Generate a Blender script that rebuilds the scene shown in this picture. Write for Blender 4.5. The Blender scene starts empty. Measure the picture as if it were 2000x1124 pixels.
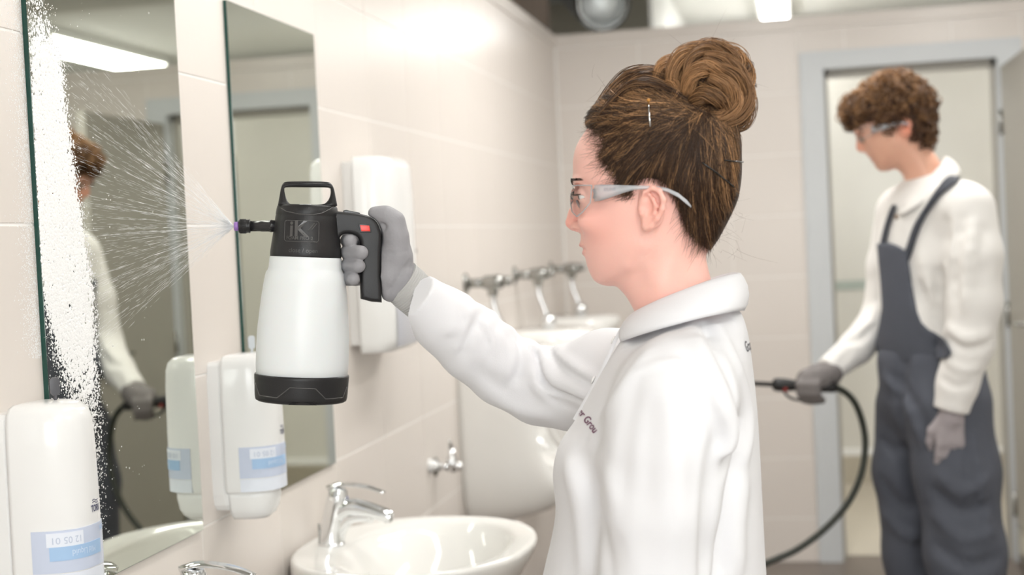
import bpy, bmesh, math, random
import numpy as np
from math import sin, cos, pi, radians, sqrt, atan2
from mathutils import Vector, Matrix

random.seed(7); rng = np.random.default_rng(11)
SC = bpy.context.scene
COL = SC.collection

# ------------------------------------------------------------------ camera
FPX = 2800.0                                   # focal length in pixels of a 2000 px wide frame
CAM = np.array([1.04, 0.0, 1.45])
YAW, PITCH, ROLL = radians(11.5), radians(1.84), radians(-2.75)
cam_d = bpy.data.cameras.new('camera')
cam_d.sensor_width = 36.0
cam_d.lens = FPX / 2000.0 * 36.0
cam_d.clip_start = 0.05
cam = bpy.data.objects.new('camera', cam_d); COL.objects.link(cam)
_M = Matrix.Rotation(YAW, 3, 'Z') @ Matrix.Rotation(pi / 2 - PITCH, 3, 'X') @ Matrix.Rotation(ROLL, 3, 'Z')
cam.matrix_world = Matrix.Translation(Vector(CAM)) @ _M.to_4x4()
cam_d.dof.use_dof = True
cam_d.dof.focus_distance = 2.0
cam_d.dof.aperture_fstop = 3.3
SC.camera = cam
RC = np.array(_M)

# ------------------------------------------------------------------ world, exposure
wd = bpy.data.worlds.new('world'); SC.world = wd; wd.use_nodes = True
wd.node_tree.nodes['Background'].inputs[0].default_value = (0.9, 0.95, 1.0, 1)
wd.node_tree.nodes['Background'].inputs[1].default_value = 0.6
vs = SC.view_settings
vs.view_transform = 'Standard'; vs.look = 'None'; vs.gamma = 1.0; vs.use_curve_mapping = False
vs.exposure = 0.10
LAMP_W = 13.5
FILL_WINDOW_W = 42.0  # power of the fill light in the added rear window

# ------------------------------------------------------------------ measuring: photograph pixel -> point on a plane of the room
def ray(px, py):
    return RC @ np.array([(px - 1000.0) / FPX, (562.0 - py) / FPX, -1.0])
def onX(px, py, X):
    d = ray(px, py); return CAM + d * ((X - CAM[0]) / d[0])
def onY(px, py, Y):
    d = ray(px, py); return CAM + d * ((Y - CAM[1]) / d[1])
def onZ(px, py, Z):
    d = ray(px, py); return CAM + d * ((Z - CAM[2]) / d[2])

# ------------------------------------------------------------------ materials
MATS = {}
def mat(name, col, rough=0.5, metal=0.0, spec=0.5, var=0.0, vscale=8.0, bump=0.0, bscale=40.0, attr=None,
        trans=0.0, ior=1.45, sss=0.0, coat=0.0, emit=0.0, alpha=1.0, aniso=0.0, rvar=0.0):
    if name in MATS: return MATS[name]
    m = bpy.data.materials.new(name); m.use_nodes = True
    nt = m.node_tree; N = nt.nodes; L = nt.links
    b = N['Principled BSDF']
    b.inputs['Roughness'].default_value = rough
    b.inputs['Metallic'].default_value = metal
    b.inputs['Specular IOR Level'].default_value = spec
    b.inputs['IOR'].default_value = ior
    b.inputs['Transmission Weight'].default_value = trans
    b.inputs['Alpha'].default_value = alpha
    b.inputs['Coat Weight'].default_value = coat
    b.inputs['Coat Roughness'].default_value = 0.05
    if sss:
        b.inputs['Subsurface Weight'].default_value = sss
        b.inputs['Subsurface Radius'].default_value = (0.012, 0.005, 0.003)
        b.inputs['Subsurface Scale'].default_value = 0.6
    tc = N.new('ShaderNodeTexCoord')
    nz = N.new('ShaderNodeTexNoise'); nz.inputs['Scale'].default_value = vscale; nz.inputs['Detail'].default_value = 5
    L.new(tc.outputs['Object'], nz.inputs['Vector'])
    ramp = N.new('ShaderNodeMix'); ramp.data_type = 'RGBA'
    c = tuple(col) + (1.0,)
    k = 1.0 - var
    ramp.inputs['A'].default_value = (c[0] * k, c[1] * k, c[2] * k, 1)
    ramp.inputs['B'].default_value = c
    L.new(nz.outputs['Fac'], ramp.inputs['Factor'])
    out = ramp.outputs['Result']
    if attr:
        at = N.new('ShaderNodeAttribute'); at.attribute_name = attr
        mx = N.new('ShaderNodeMix'); mx.data_type = 'RGBA'; mx.blend_type = 'MULTIPLY'
        mx.inputs['Factor'].default_value = 1.0
        L.new(out, mx.inputs['A']); L.new(at.outputs['Color'], mx.inputs['B'])
        out = mx.outputs['Result']
    L.new(out, b.inputs['Base Color'])
    if emit:
        L.new(out, b.inputs['Emission Color']); b.inputs['Emission Strength'].default_value = emit
    if rvar:
        mr = N.new('ShaderNodeMapRange'); mr.inputs['To Min'].default_value = rough - rvar; mr.inputs['To Max'].default_value = rough + rvar
        L.new(nz.outputs['Fac'], mr.inputs['Value']); L.new(mr.outputs['Result'], b.inputs['Roughness'])
    if bump:
        n2 = N.new('ShaderNodeTexNoise'); n2.inputs['Scale'].default_value = bscale; n2.inputs['Detail'].default_value = 4
        L.new(tc.outputs['Object'], n2.inputs['Vector'])
        bp = N.new('ShaderNodeBump'); bp.inputs['Strength'].default_value = 1.0; bp.inputs['Distance'].default_value = bump
        L.new(n2.outputs['Fac'], bp.inputs['Height']); L.new(bp.outputs['Normal'], b.inputs['Normal'])
    MATS[name] = m
    return m

def clear_mat(name, tint=(1, 1, 1), fres=1.35, gloss=0.03, milk=0.0):
    """thin clear plastic: transparent with a Fresnel reflection, optionally milky"""
    m = bpy.data.materials.new(name); m.use_nodes = True
    nt = m.node_tree; N = nt.nodes; L = nt.links
    for n in list(N): N.remove(n)
    o = N.new('ShaderNodeOutputMaterial')
    t = N.new('ShaderNodeBsdfTransparent'); t.inputs[0].default_value = tuple(tint) + (1,)
    g = N.new('ShaderNodeBsdfGlossy'); g.inputs['Roughness'].default_value = gloss
    f = N.new('ShaderNodeFresnel'); f.inputs['IOR'].default_value = fres
    mx = N.new('ShaderNodeMixShader')
    L.new(f.outputs[0], mx.inputs[0]); L.new(t.outputs[0], mx.inputs[1]); L.new(g.outputs[0], mx.inputs[2])
    last = mx
    if milk:
        d = N.new('ShaderNodeBsdfDiffuse'); d.inputs[0].default_value = (0.92, 0.94, 0.97, 1)
        m2 = N.new('ShaderNodeMixShader'); m2.inputs[0].default_value = milk
        L.new(mx.outputs[0], m2.inputs[1]); L.new(d.outputs[0], m2.inputs[2]); last = m2
    L.new(last.outputs[0], o.inputs['Surface'])
    MATS[name] = m
    return m

M_TILE = mat('wall_tile_glaze', (0.75, 0.695, 0.645), 0.30, var=0.05, vscale=3.0, bump=0.0004, bscale=14, rvar=0.05)
M_GROUT = mat('grout', (0.93, 0.91, 0.88), 0.8, var=0.08, vscale=30)
M_PLASTER = mat('white_plaster', (0.80, 0.78, 0.74), 0.8, var=0.06, vscale=4, bump=0.0006, bscale=60)
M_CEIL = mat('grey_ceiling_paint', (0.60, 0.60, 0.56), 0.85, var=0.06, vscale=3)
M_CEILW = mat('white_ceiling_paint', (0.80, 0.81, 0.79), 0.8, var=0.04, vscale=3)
M_DARK = mat('plenum_dark_concrete', (0.34, 0.27, 0.22), 0.9, var=0.3, vscale=6)
M_FLOOR = mat('brown_floor_tile', (0.20, 0.165, 0.14), 0.35, var=0.25, vscale=5)
M_FLOOR2 = mat('beige_floor_tile', (0.58, 0.53, 0.44), 0.3, var=0.1, vscale=5)
M_FRAME = mat('door_frame_paint', (0.62, 0.645, 0.66), 0.4, var=0.04)
M_LEAF = mat('door_leaf_paint', (0.41, 0.39, 0.345), 0.45, var=0.05)
M_PANEL = mat('cubicle_laminate', (0.66, 0.645, 0.59), 0.22, var=0.04)
M_CHROME = mat('chrome', (0.80, 0.81, 0.82), 0.08, metal=1.0, var=0.03)
M_CHROMED = mat('dull_chrome', (0.42, 0.42, 0.40), 0.22, metal=1.0, var=0.2, vscale=40)
M_CERAMIC = mat('white_ceramic', (0.86, 0.85, 0.82), 0.08, var=0.015, coat=0.5)
M_WPLAST = mat('white_plastic', (0.84, 0.84, 0.83), 0.16, var=0.015)
M_BLACK = mat('black_plastic', (0.019, 0.0185, 0.019), 0.38, spec=0.4, var=0.2, vscale=30, bump=0.00012, bscale=700)
M_BLACKG = mat('glossy_black_plastic', (0.018, 0.018, 0.02), 0.2, var=0.1)
M_LAMPB = mat('lamp_housing', (0.78, 0.78, 0.76), 0.5, var=0.03)

# ------------------------------------------------------------------ object helpers
def tag(o, label=None, cat=None, group=None, kind=None):
    if label: o['label'] = label
    if cat: o['category'] = cat
    if group: o['group'] = group
    if kind: o['kind'] = kind
    return o
def thing(name, label, cat, loc=(0, 0, 0), group=None):
    o = bpy.data.objects.new(name, None); COL.objects.link(o)
    o.empty_display_size = 0.05
    o.location = loc
    return tag(o, label, cat, group)
def wloc(p):
    v = Vector((0, 0, 0))
    while p is not None:
        v += p.location; p = p.parent
    return v
def link(name, me, m=None, parent=None, smooth=False):
    if m is not None and len(me.materials) == 0: me.materials.append(m)
    if smooth:
        me.polygons.foreach_set('use_smooth', np.ones(len(me.polygons), dtype=bool))
    o = bpy.data.objects.new(name, me); COL.objects.link(o)
    if parent is not None:
        o.parent = parent
        o.location = -wloc(parent)
    return o
def mesh(name, V, Fc, m=None, parent=None, smooth=False, col=None):
    me = bpy.data.meshes.new(name)
    V = np.asarray(V, dtype=np.float64)
    me.from_pydata([tuple(v) for v in V.tolist()], [], [tuple(f) for f in (Fc.tolist() if isinstance(Fc, np.ndarray) else Fc)])
    if col is not None: set_col(me, col)
    return link(name, me, m, parent, smooth)
def set_col(me, col):
    a = me.color_attributes.new('Col', 'FLOAT_COLOR', 'POINT')
    c = np.ones((len(me.vertices), 4), dtype=np.float32); c[:, :3] = col
    a.data.foreach_set('color', c.ravel())
def fixn(me):
    bm = bmesh.new(); bm.from_mesh(me); bmesh.ops.recalc_face_normals(bm, faces=bm.faces); bm.to_mesh(me); bm.free()

def box_data(lo, hi):
    (x0, y0, z0), (x1, y1, z1) = lo, hi
    V = [(x0, y0, z0), (x1, y0, z0), (x1, y1, z0), (x0, y1, z0), (x0, y0, z1), (x1, y0, z1), (x1, y1, z1), (x0, y1, z1)]
    Q = [(0, 3, 2, 1), (4, 5, 6, 7), (0, 1, 5, 4), (1, 2, 6, 5), (2, 3, 7, 6), (3, 0, 4, 7)]
    return V, Q
def box(name, lo, hi, m, parent=None, bevel=0.0, seg=2):
    V, Q = box_data(lo, hi)
    bm = bmesh.new()
    vv = [bm.verts.new(v) for v in V]
    for q in Q: bm.faces.new([vv[i] for i in q])
    if bevel:
        bmesh.ops.bevel(bm, geom=bm.edges[:], offset=bevel, segments=seg, affect='EDGES', profile=0.7)
    me = bpy.data.meshes.new(name); bm.to_mesh(me); bm.free()
    return link(name, me, m, parent, smooth=False)
def boxes(name, lst, m, parent=None):
    V, F = [], []
    for lo, hi in lst:
        v, q = box_data(lo, hi); n = len(V); V += v; F += [tuple(i + n for i in f) for f in q]
    return mesh(name, V, F, m, parent)

def loft_data(rings, cap0=True, cap1=True, closed=True):
    rings = [np.asarray(r, float) for r in rings]
    n = len(rings[0]); V = np.vstack(rings); F = []
    for i in range(len(rings) - 1):
        a, b = i * n, (i + 1) * n
        for j in range(n if closed else n - 1):
            k = (j + 1) % n
            F.append((a + j, a + k, b + k, b + j))
    V = V.tolist()
    for flag, i in ((cap0, 0), (cap1, len(rings) - 1)):
        if flag:
            V.append(list(np.mean(rings[i], axis=0))); c = len(V) - 1
            for j in range(n):
                k = (j + 1) % n
                F.append((i * n + k, i * n + j, c) if i == 0 else (i * n + j, i * n + k, c))
    return V, F
def loft(name, rings, m, parent=None, cap0=True, cap1=True, smooth=True, closed=True):
    V, F = loft_data(rings, cap0, cap1, closed)
    o = mesh(name, V, F, m, parent, smooth)
    fixn(o.data)
    return o

def catmull(P, n=8, closed=False):
    P = np.asarray(P, float); m = len(P); out = []
    for i in range(m if closed else m - 1):
        if closed: p0, p1, p2, p3 = P[(i - 1) % m], P[i], P[(i + 1) % m], P[(i + 2) % m]
        else: p0, p1, p2, p3 = P[max(i - 1, 0)], P[i], P[i + 1], P[min(i + 2, m - 1)]
        for k in range(n):
            t = k / n
            out.append(0.5 * ((2 * p1) + (-p0 + p2) * t + (2 * p0 - 5 * p1 + 4 * p2 - p3) * t * t + (-p0 + 3 * p1 - 3 * p2 + p3) * t ** 3))
    if not closed: out.append(P[-1])
    return np.array(out)
def sweep_data(path, radii, n=12, up=(0, 0, 1), caps=True, squash=None):
    """tube along path; radii scalar / list / list of (a, b); frame from a fixed up vector"""
    P = np.asarray(path, float); m = len(P)
    T = np.gradient(P, axis=0); T /= np.linalg.norm(T, axis=1)[:, None] + 1e-12
    rings = []
    u = np.asarray(up, float)
    prev = None
    for i in range(m):
        t = T[i]
        if prev is None:
            s = np.cross(u, t)
            if np.linalg.norm(s) < 1e-3: s = np.cross((1, 0.2, 0), t)
        else:
            s = prev - t * np.dot(prev, t)
        s = s / (np.linalg.norm(s) + 1e-12); prev = s
        w = np.cross(t, s)
        r = radii if np.isscalar(radii) else radii[i]
        a, b = (r, r) if np.isscalar(r) else r
        ang = np.arange(n) * 2 * pi / n
        rings.append(P[i] + np.outer(np.cos(ang) * a, s) + np.outer(np.sin(ang) * b, w))
    return loft_data(rings, caps, caps)
def sweep(name, path, radii, m, parent=None, n=12, up=(0, 0, 1), smooth=True, caps=True):
    V, F = sweep_data(path, radii, n, up, caps)
    o = mesh(name, V, F, m, parent, smooth); fixn(o.data)
    return o
def revolve(name, prof, axis0, axis1, m, parent=None, n=48, smooth=True, cap0=True, cap1=True):
    """prof: (t along the axis in metres, radius)"""
    a = np.asarray(axis0, float); d = np.asarray(axis1, float) - a; d /= np.linalg.norm(d)
    s = np.cross(d, (0.3, 1, 0.2)); s /= np.linalg.norm(s); w = np.cross(d, s)
    ang = np.arange(n) * 2 * pi / n
    rings = [a + d * t + np.outer(np.cos(ang) * r, s) + np.outer(np.sin(ang) * r, w) for t, r in prof]
    return loft(name, rings, m, parent, cap0, cap1, smooth)
def prism(name, poly, org, ex, ey, ez, z0, z1, m, parent=None, bevel=0.0, seg=3, smooth=True):
    """polygon in (ex, ey), extruded along ez from z0 to z1, edges rounded"""
    org, ex, ey, ez = (np.asarray(q, float) for q in (org, ex, ey, ez))
    bm = bmesh.new()
    A = [bm.verts.new(org + ex * p[0] + ey * p[1] + ez * z0) for p in poly]
    B = [bm.verts.new(org + ex * p[0] + ey * p[1] + ez * z1) for p in poly]
    n = len(poly)
    fa = bm.faces.new(A[::-1]); fb = bm.faces.new(B)
    for i in range(n):
        j = (i + 1) % n; bm.faces.new((A[i], A[j], B[j], B[i]))
    bmesh.ops.recalc_face_normals(bm, faces=bm.faces)
    if bevel:
        ed = [e for e in bm.edges if (e.verts[0] in A and e.verts[1] in A) or (e.verts[0] in B and e.verts[1] in B)]
        bmesh.ops.bevel(bm, geom=ed, offset=bevel, segments=seg, affect='EDGES', profile=0.6)
    bmesh.ops.triangulate(bm, faces=[f for f in bm.faces if len(f.verts) > 4])
    me = bpy.data.meshes.new(name); bm.to_mesh(me); bm.free()
    o = link(name, me, m, parent, smooth)
    if smooth: me.set_sharp_from_angle(angle=radians(40))
    return o
def text_data(body, size=1.0, extrude=0.0, res=3, bold=0.0):
    cu = bpy.data.curves.new('t', 'FONT'); cu.body = body; cu.size = size; cu.extrude = extrude
    cu.resolution_u = res; cu.align_x = 'CENTER'; cu.align_y = 'CENTER'; cu.offset = bold
    ob = bpy.data.objects.new('t', cu); COL.objects.link(ob)
    dg = bpy.context.evaluated_depsgraph_get()
    me = bpy.data.meshes.new_from_object(ob.evaluated_get(dg))
    bm = bmesh.new(); bm.from_mesh(me)
    bmesh.ops.triangulate(bm, faces=bm.faces)
    V = np.array([v.co[:] for v in bm.verts]); F = [tuple(v.index for v in f.verts) for f in bm.faces]
    bm.free(); bpy.data.objects.remove(ob); bpy.data.curves.remove(cu); bpy.data.meshes.remove(me)
    return V, F
def copy_tree(o, parent=None):
    c = o.copy(); COL.objects.link(c)
    if parent is not None: c.parent = parent
    for ch in list(o.children): copy_tree(ch, c)
    return c

# ------------------------------------------------------------------ implicit surfaces (bodies, clothes, gloves)
def smin(a, b, k):
    h = np.clip(0.5 + 0.5 * (b - a) / k, 0, 1)
    return b + (a - b) * h - k * h * (1 - h)
def poly_sdf(poly, X, Z):
    """signed distance (positive inside) of 2-D points to a closed polygon"""
    P = np.asarray(poly, float); d = np.full(X.shape, 1e9); ins = np.zeros(X.shape, bool)
    n = len(P)
    for i in range(n):
        a, b = P[i], P[(i + 1) % n]
        e = b - a; wx, wz = X - a[0], Z - a[1]
        t = np.clip((wx * e[0] + wz * e[1]) / (e @ e + 1e-18), 0, 1)
        d = np.minimum(d, (wx - e[0] * t) ** 2 + (wz - e[1] * t) ** 2)
        c = ((a[1] <= Z) & (Z < b[1])) | ((b[1] <= Z) & (Z < a[1]))
        if abs(e[1]) > 1e-12:
            xi = a[0] + (Z - a[1]) / e[1] * e[0]
            ins ^= c & (X < xi)
    d = np.sqrt(d)
    return np.where(ins, d, -d)
def blur2(A, r, it=2):
    for _ in range(it):
        for ax in (0, 1):
            k = np.cumsum(np.pad(A, [(r + 1, r) if i == ax else (0, 0) for i in (0, 1)], mode='edge'), axis=ax)
            n = A.shape[ax]
            hi = np.take(k, np.arange(2 * r + 1, 2 * r + 1 + n), axis=ax); lo = np.take(k, np.arange(0, n), axis=ax)
            A = (hi - lo) / (2 * r + 1)
    return A
class Field:
    def __init__(s, lo, hi, h):
        s.lo = np.array(lo, float); s.h = h
        s.ax = [np.arange(lo[i], hi[i] + h, h).astype(np.float32) for i in range(3)]
        s.D = np.full([len(a) for a in s.ax], 0.5, np.float32)
    def sl(s, lo, hi, pad):
        r = []
        for i in range(3):
            a = int(max(0, math.floor((lo[i] - pad - s.lo[i]) / s.h))); b = int(min(len(s.ax[i]), math.ceil((hi[i] + pad - s.lo[i]) / s.h) + 1))
            if b <= a: return None
            r.append(slice(a, b))
        return tuple(r)
    def xyz(s, q):
        return s.ax[0][q[0]][:, None, None], s.ax[1][q[1]][None, :, None], s.ax[2][q[2]][None, None, :]
    def put(s, fn, lo, hi, k=0.01, op='add'):
        q = s.sl(lo, hi, k + 3 * s.h)
        if q is None: return
        d = fn(*s.xyz(q))
        A = s.D[q]
        if op == 'add': s.D[q] = smin(A, d, k)
        elif op == 'cut': s.D[q] = -smin(-A, d, k)
        elif op == 'disp': s.D[q] = A + d
    def cone(s, a, b, ra, rb, k=0.01, op='add'):
        a = np.asarray(a, float); b = np.asarray(b, float); e = b - a; ee = float(e @ e) + 1e-12
        def fn(X, Y, Z):
            t = np.clip(((X - a[0]) * e[0] + (Y - a[1]) * e[1] + (Z - a[2]) * e[2]) / ee, 0, 1)
            return np.sqrt((X - a[0] - t * e[0]) ** 2 + (Y - a[1] - t * e[1]) ** 2 + (Z - a[2] - t * e[2]) ** 2) - (ra + (rb - ra) * t)
        r = max(ra, rb)
        s.put(fn, np.minimum(a, b) - r, np.maximum(a, b) + r, k, op)
    def chain(s, pts, rad, k=0.01, op='add'):
        for i in range(len(pts) - 1): s.cone(pts[i], pts[i + 1], rad[i], rad[i + 1], k, op)
    def ell(s, c, r, k=0.01, op='add', rot=None):
        c = np.asarray(c, float); r = np.asarray(r, float)
        def fn(X, Y, Z):
            x, y, z = X - c[0], Y - c[1], Z - c[2]
            if rot is not None:
                x, y, z = (rot[0][0] * x + rot[0][1] * y + rot[0][2] * z, rot[1][0] * x + rot[1][1] * y + rot[1][2] * z, rot[2][0] * x + rot[2][1] * y + rot[2][2] * z)
            k0 = np.sqrt((x / r[0]) ** 2 + (y / r[1]) ** 2 + (z / r[2]) ** 2)
            k1 = np.sqrt((x / r[0] ** 2) ** 2 + (y / r[1] ** 2) ** 2 + (z / r[2] ** 2) ** 2) + 1e-9
            return k0 * (k0 - 1) / k1
        m = r.max() if rot is not None else r
        s.put(fn, c - m, c + m, k, op)
    def inflate(s, poly, Yc, R, W, k=0.01, op='add', soft=3):
        """polygon in X-Z blown up sideways about the plane Y = Yc; W a number or function (X, Z)"""
        P = np.asarray(poly, float)
        lo = (P[:, 0].min(), Yc - 0.6, P[:, 1].min()); hi = (P[:, 0].max(), Yc + 0.6, P[:, 1].max())
        q = s.sl(lo, hi, 0.03)
        X2, Z2 = np.meshgrid(s.ax[0][q[0]], s.ax[2][q[2]], indexing='ij')
        d = poly_sdf(P, X2, Z2)
        qq = np.maximum(1 - d / R, 0)
        if soft: qq = np.where(qq < 0.9, blur2(qq, soft), qq)
        w = W(X2, Z2) if callable(W) else np.full(X2.shape, float(W))
        w = w.astype(np.float32)[:, None, :]; qq = qq.astype(np.float32)[:, None, :]
        Y = s.ax[1][q[1]][None, :, None]
        dd = (np.sqrt(((Y - Yc) / w) ** 2 + qq ** 2) - 1) * np.minimum(w, R)
        A = s.D[q]
        s.D[q] = smin(A, dd, k) if op == 'add' else -smin(-A, dd, k)
    def ridge(s, pts, amp, wid):
        """raised (amp > 0) or sunk fold along a polyline"""
        pts = [np.asarray(p, float) for p in pts]
        for i in range(len(pts) - 1):
            a, b = pts[i], pts[i + 1]; e = b - a; ee = float(e @ e) + 1e-12
            def fn(X, Y, Z):
                t = np.clip(((X - a[0]) * e[0] + (Y - a[1]) * e[1] + (Z - a[2]) * e[2]) / ee, 0, 1)
                r2 = (X - a[0] - t * e[0]) ** 2 + (Y - a[1] - t * e[1]) ** 2 + (Z - a[2] - t * e[2]) ** 2
                return (-amp * np.exp(-r2 / wid ** 2)).astype(np.float32)
            s.put(fn, np.minimum(a, b) - 2 * wid, np.maximum(a, b) + 2 * wid, 0, 'disp')
    def mesh(s):
        D = s.D; h = s.h
        S = D < 0
        c = [S[i:S.shape[0] - 1 + i, j:S.shape[1] - 1 + j, k:S.shape[2] - 1 + k] for i in (0, 1) for j in (0, 1) for k in (0, 1)]
        anyc = c[0].copy(); allc = c[0].copy()
        for q in c[1:]: anyc |= q; allc &= q
        act = anyc & ~allc
        idx = np.argwhere(act)
        vid = np.full(act.shape, -1, np.int64); vid[act] = np.arange(len(idx))
        cor = np.array([(i, j, k) for i in (0, 1) for j in (0, 1) for k in (0, 1)])
        val = np.stack([D[idx[:, 0] + o[0], idx[:, 1] + o[1], idx[:, 2] + o[2]] for o in cor], 1).astype(np.float64)
        acc = np.zeros((len(idx), 3)); cnt = np.zeros(len(idx))
        for p in range(8):
            for r in range(p + 1, 8):
                if np.abs(cor[p] - cor[r]).sum() != 1: continue
                a, b = val[:, p], val[:, r]; m = (a < 0) != (b < 0)
                t = np.where(m, a / np.where(m, a - b, 1), 0)
                acc += np.where(m[:, None], cor[p] + t[:, None] * (cor[r] - cor[p]), 0); cnt += m
        V = (idx + acc / cnt[:, None]) * h + s.lo
        F = []
        for ax in range(3):
            o1, o2 = [(1, 2), (2, 0), (0, 1)][ax]
            sa = [slice(None)] * 3; sb = [slice(None)] * 3; sa[ax] = slice(0, -1); sb[ax] = slice(1, None)
            A, B = S[tuple(sa)], S[tuple(sb)]
            e = np.argwhere(A != B)
            ok = (e[:, o1] > 0) & (e[:, o2] > 0) & (e[:, o1] < D.shape[o1] - 1) & (e[:, o2] < D.shape[o2] - 1)
            e = e[ok]
            if not len(e): continue
            fl = A[e[:, 0], e[:, 1], e[:, 2]]
            def at(d1, d2):
                x = e.copy(); x[:, o1] += d1; x[:, o2] += d2
                return vid[x[:, 0], x[:, 1], x[:, 2]]
            q = np.stack([at(-1, -1), at(0, -1), at(0, 0), at(-1, 0)], 1)
            q[~fl] = q[~fl][:, ::-1]
            F.append(q)
        return V, np.vstack(F)
def relax(V, F, it=2, lam=0.5):
    n = len(V)
    E = np.vstack([F[:, [0, 1]], F[:, [1, 2]], F[:, [2, 3]], F[:, [3, 0]]])
    for _ in range(it):
        acc = np.zeros_like(V); cnt = np.zeros(n)
        np.add.at(acc, E[:, 0], V[E[:, 1]]); np.add.at(cnt, E[:, 0], 1)
        np.add.at(acc, E[:, 1], V[E[:, 0]]); np.add.at(cnt, E[:, 1], 1)
        V = V + lam * (acc / np.maximum(cnt, 1)[:, None] - V)
    return V
def nmesh(name, V, F, m, parent=None, col=None, smooth=True):
    """fast mesh from numpy quads or triangles"""
    me = bpy.data.meshes.new(name); k = F.shape[1]
    me.vertices.add(len(V)); me.vertices.foreach_set('co', np.asarray(V, np.float32).ravel())
    me.loops.add(F.size); me.loops.foreach_set('vertex_index', F.astype(np.int32).ravel())
    me.polygons.add(len(F)); me.polygons.foreach_set('loop_start', np.arange(0, F.size, k, dtype=np.int32))
    me.update(calc_edges=True); me.validate()
    if col is not None: set_col(me, col)
    return link(name, me, m, parent, smooth)
def tubes(P, R, n=3):
    """many thin strands at once: P (S, K, 3) points, R (S, K) radii -> verts, quads"""
    S, K, _ = P.shape
    T = np.gradient(P, axis=1); T /= np.linalg.norm(T, axis=2, keepdims=True) + 1e-12
    ref = rng.normal(size=(S, 1, 3)); ref /= np.linalg.norm(ref, axis=2, keepdims=True)
    a = np.cross(T, ref); a /= np.linalg.norm(a, axis=2, keepdims=True) + 1e-9
    b = np.cross(T, a)
    ang = np.arange(n) * 2 * pi / n
    V = P[:, :, None, :] + R[:, :, None, None] * (a[:, :, None, :] * np.cos(ang)[None, None, :, None] + b[:, :, None, :] * np.sin(ang)[None, None, :, None])
    base = np.arange(S * K * n).reshape(S, K, n)
    q = np.stack([base[:, :-1, :], np.roll(base, -1, 2)[:, :-1, :], np.roll(base, -1, 2)[:, 1:, :], base[:, 1:, :]], -1).reshape(-1, 4)
    return V.reshape(-1, 3), q

def creases(field, folds):
    """folds traced on the cloth: every traced point is laid on the surface first; (points, height, width)"""
    from mathutils.bvhtree import BVHTree
    V, F = field.mesh()
    bv = BVHTree.FromPolygons([tuple(p) for p in V.tolist()], [tuple(q) for q in F.tolist()])
    done = []
    for pp, amp, wid in folds:
        P = []
        for a, b in catmull(pp, 3):
            d = Vector(ray(a, b)).normalized(); hit = bv.ray_cast(Vector(CAM), d)
            if hit[0] is not None: P.append(np.array(hit[0]))
        run = []
        for p in P:
            if run and np.linalg.norm(p - run[-1]) > 0.06:
                done.append((run, amp, wid)); run = []
            run.append(p)
        done.append((run, amp, wid))
    for run, amp, wid in done:
        if len(run) > 1: field.ridge(run, amp * 0.62, wid)     # overlapping segments add up
# ================================================================== the room
YB, YB2 = 6.30, 6.42          # back wall, its thickness
ZT = 2.345                    # top of the tiled walls
ZC = 2.66                     # ceiling
XR = 3.0                      # right wall
YR = -2.2                     # wall behind the photographer
TJ, TW, TH = 2.314, 0.372, 0.263   # tile joint phase, tile width, row height
ROW0 = 0.19
GR = 0.0036                   # joint width
TT = 0.0012                    # how far a tile stands proud of the joint

def tile_mesh(w, h, axis):
    """one glazed tile with softened edges; axis 'X' faces +X (left wall), 'Y' faces -Y (back wall)"""
    key = 'wall_tile_%.4f_%.4f_%s' % (w, h, axis)
    if key in bpy.data.meshes: return bpy.data.meshes[key]
    b = 0.0010
    V = []
    for d, i in ((0, 0), (TT - b * 0.6, 0), (TT, b)):
        for (u, v) in ((i, i), (w - i, i), (w - i, h - i), (i, h - i)):
            V.append((d, u, v) if axis == 'X' else (u, -d, v))
    F = [(8, 9, 10, 11)]
    for a in (0, 4):
        for j in range(4):
            k = (j + 1) % 4; F.append((a + j, a + k, a + 4 + k, a + 4 + j))
    me = bpy.data.meshes.new(key); me.from_pydata(V, [], F); me.materials.append(M_TILE); fixn(me)
    return me
def tile(parent, axis, u, v, w, h):
    me = tile_mesh(round(w - GR, 4), round(h - GR, 4), axis)
    o = bpy.data.objects.new('tile', me); COL.objects.link(o); o.parent = parent
    o.location = (0.0, u + GR / 2, v + GR / 2) if axis == 'X' else (u + GR / 2, YB, v + GR / 2)
rows = [(0.0, ROW0)] + [(ROW0 + TH * i, ROW0 + TH * (i + 1)) for i in range(8)]

# floor and ceiling
tag(box('floor', (-0.6, YR - 0.15, -0.1), (XR + 0.15, YB2, 0.0), M_FLOOR), kind='structure')
tag(box('floor', (0.31, YB2, -0.1), (3.75, 9.2, 0.0), M_FLOOR2), kind='structure')
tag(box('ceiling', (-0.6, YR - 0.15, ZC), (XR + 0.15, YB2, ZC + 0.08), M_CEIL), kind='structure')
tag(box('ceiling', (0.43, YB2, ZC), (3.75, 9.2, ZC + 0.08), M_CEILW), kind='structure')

# left wall with its tiles
wl = tag(box('wall_left', (-0.12, YR - 0.15, 0), (0.0, YB2, ZT), M_GROUT), kind='structure')
k0 = -12
cols = [TJ + TW * k for k in range(k0, 11)] + [YB]
for (z0, z1) in rows:
    for a, b in zip(cols[:-1], cols[1:]):
        if b < -0.4: continue
        tile(wl, 'X', a, z0, b - a, z1 - z0)
tag(box('trim_1', (-0.125, YR - 0.15, rows[-1][1] + 0.003), (0.010, YB - 0.0105, ZT + 0.006), M_TILE, bevel=0.003), kind='structure')

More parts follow.
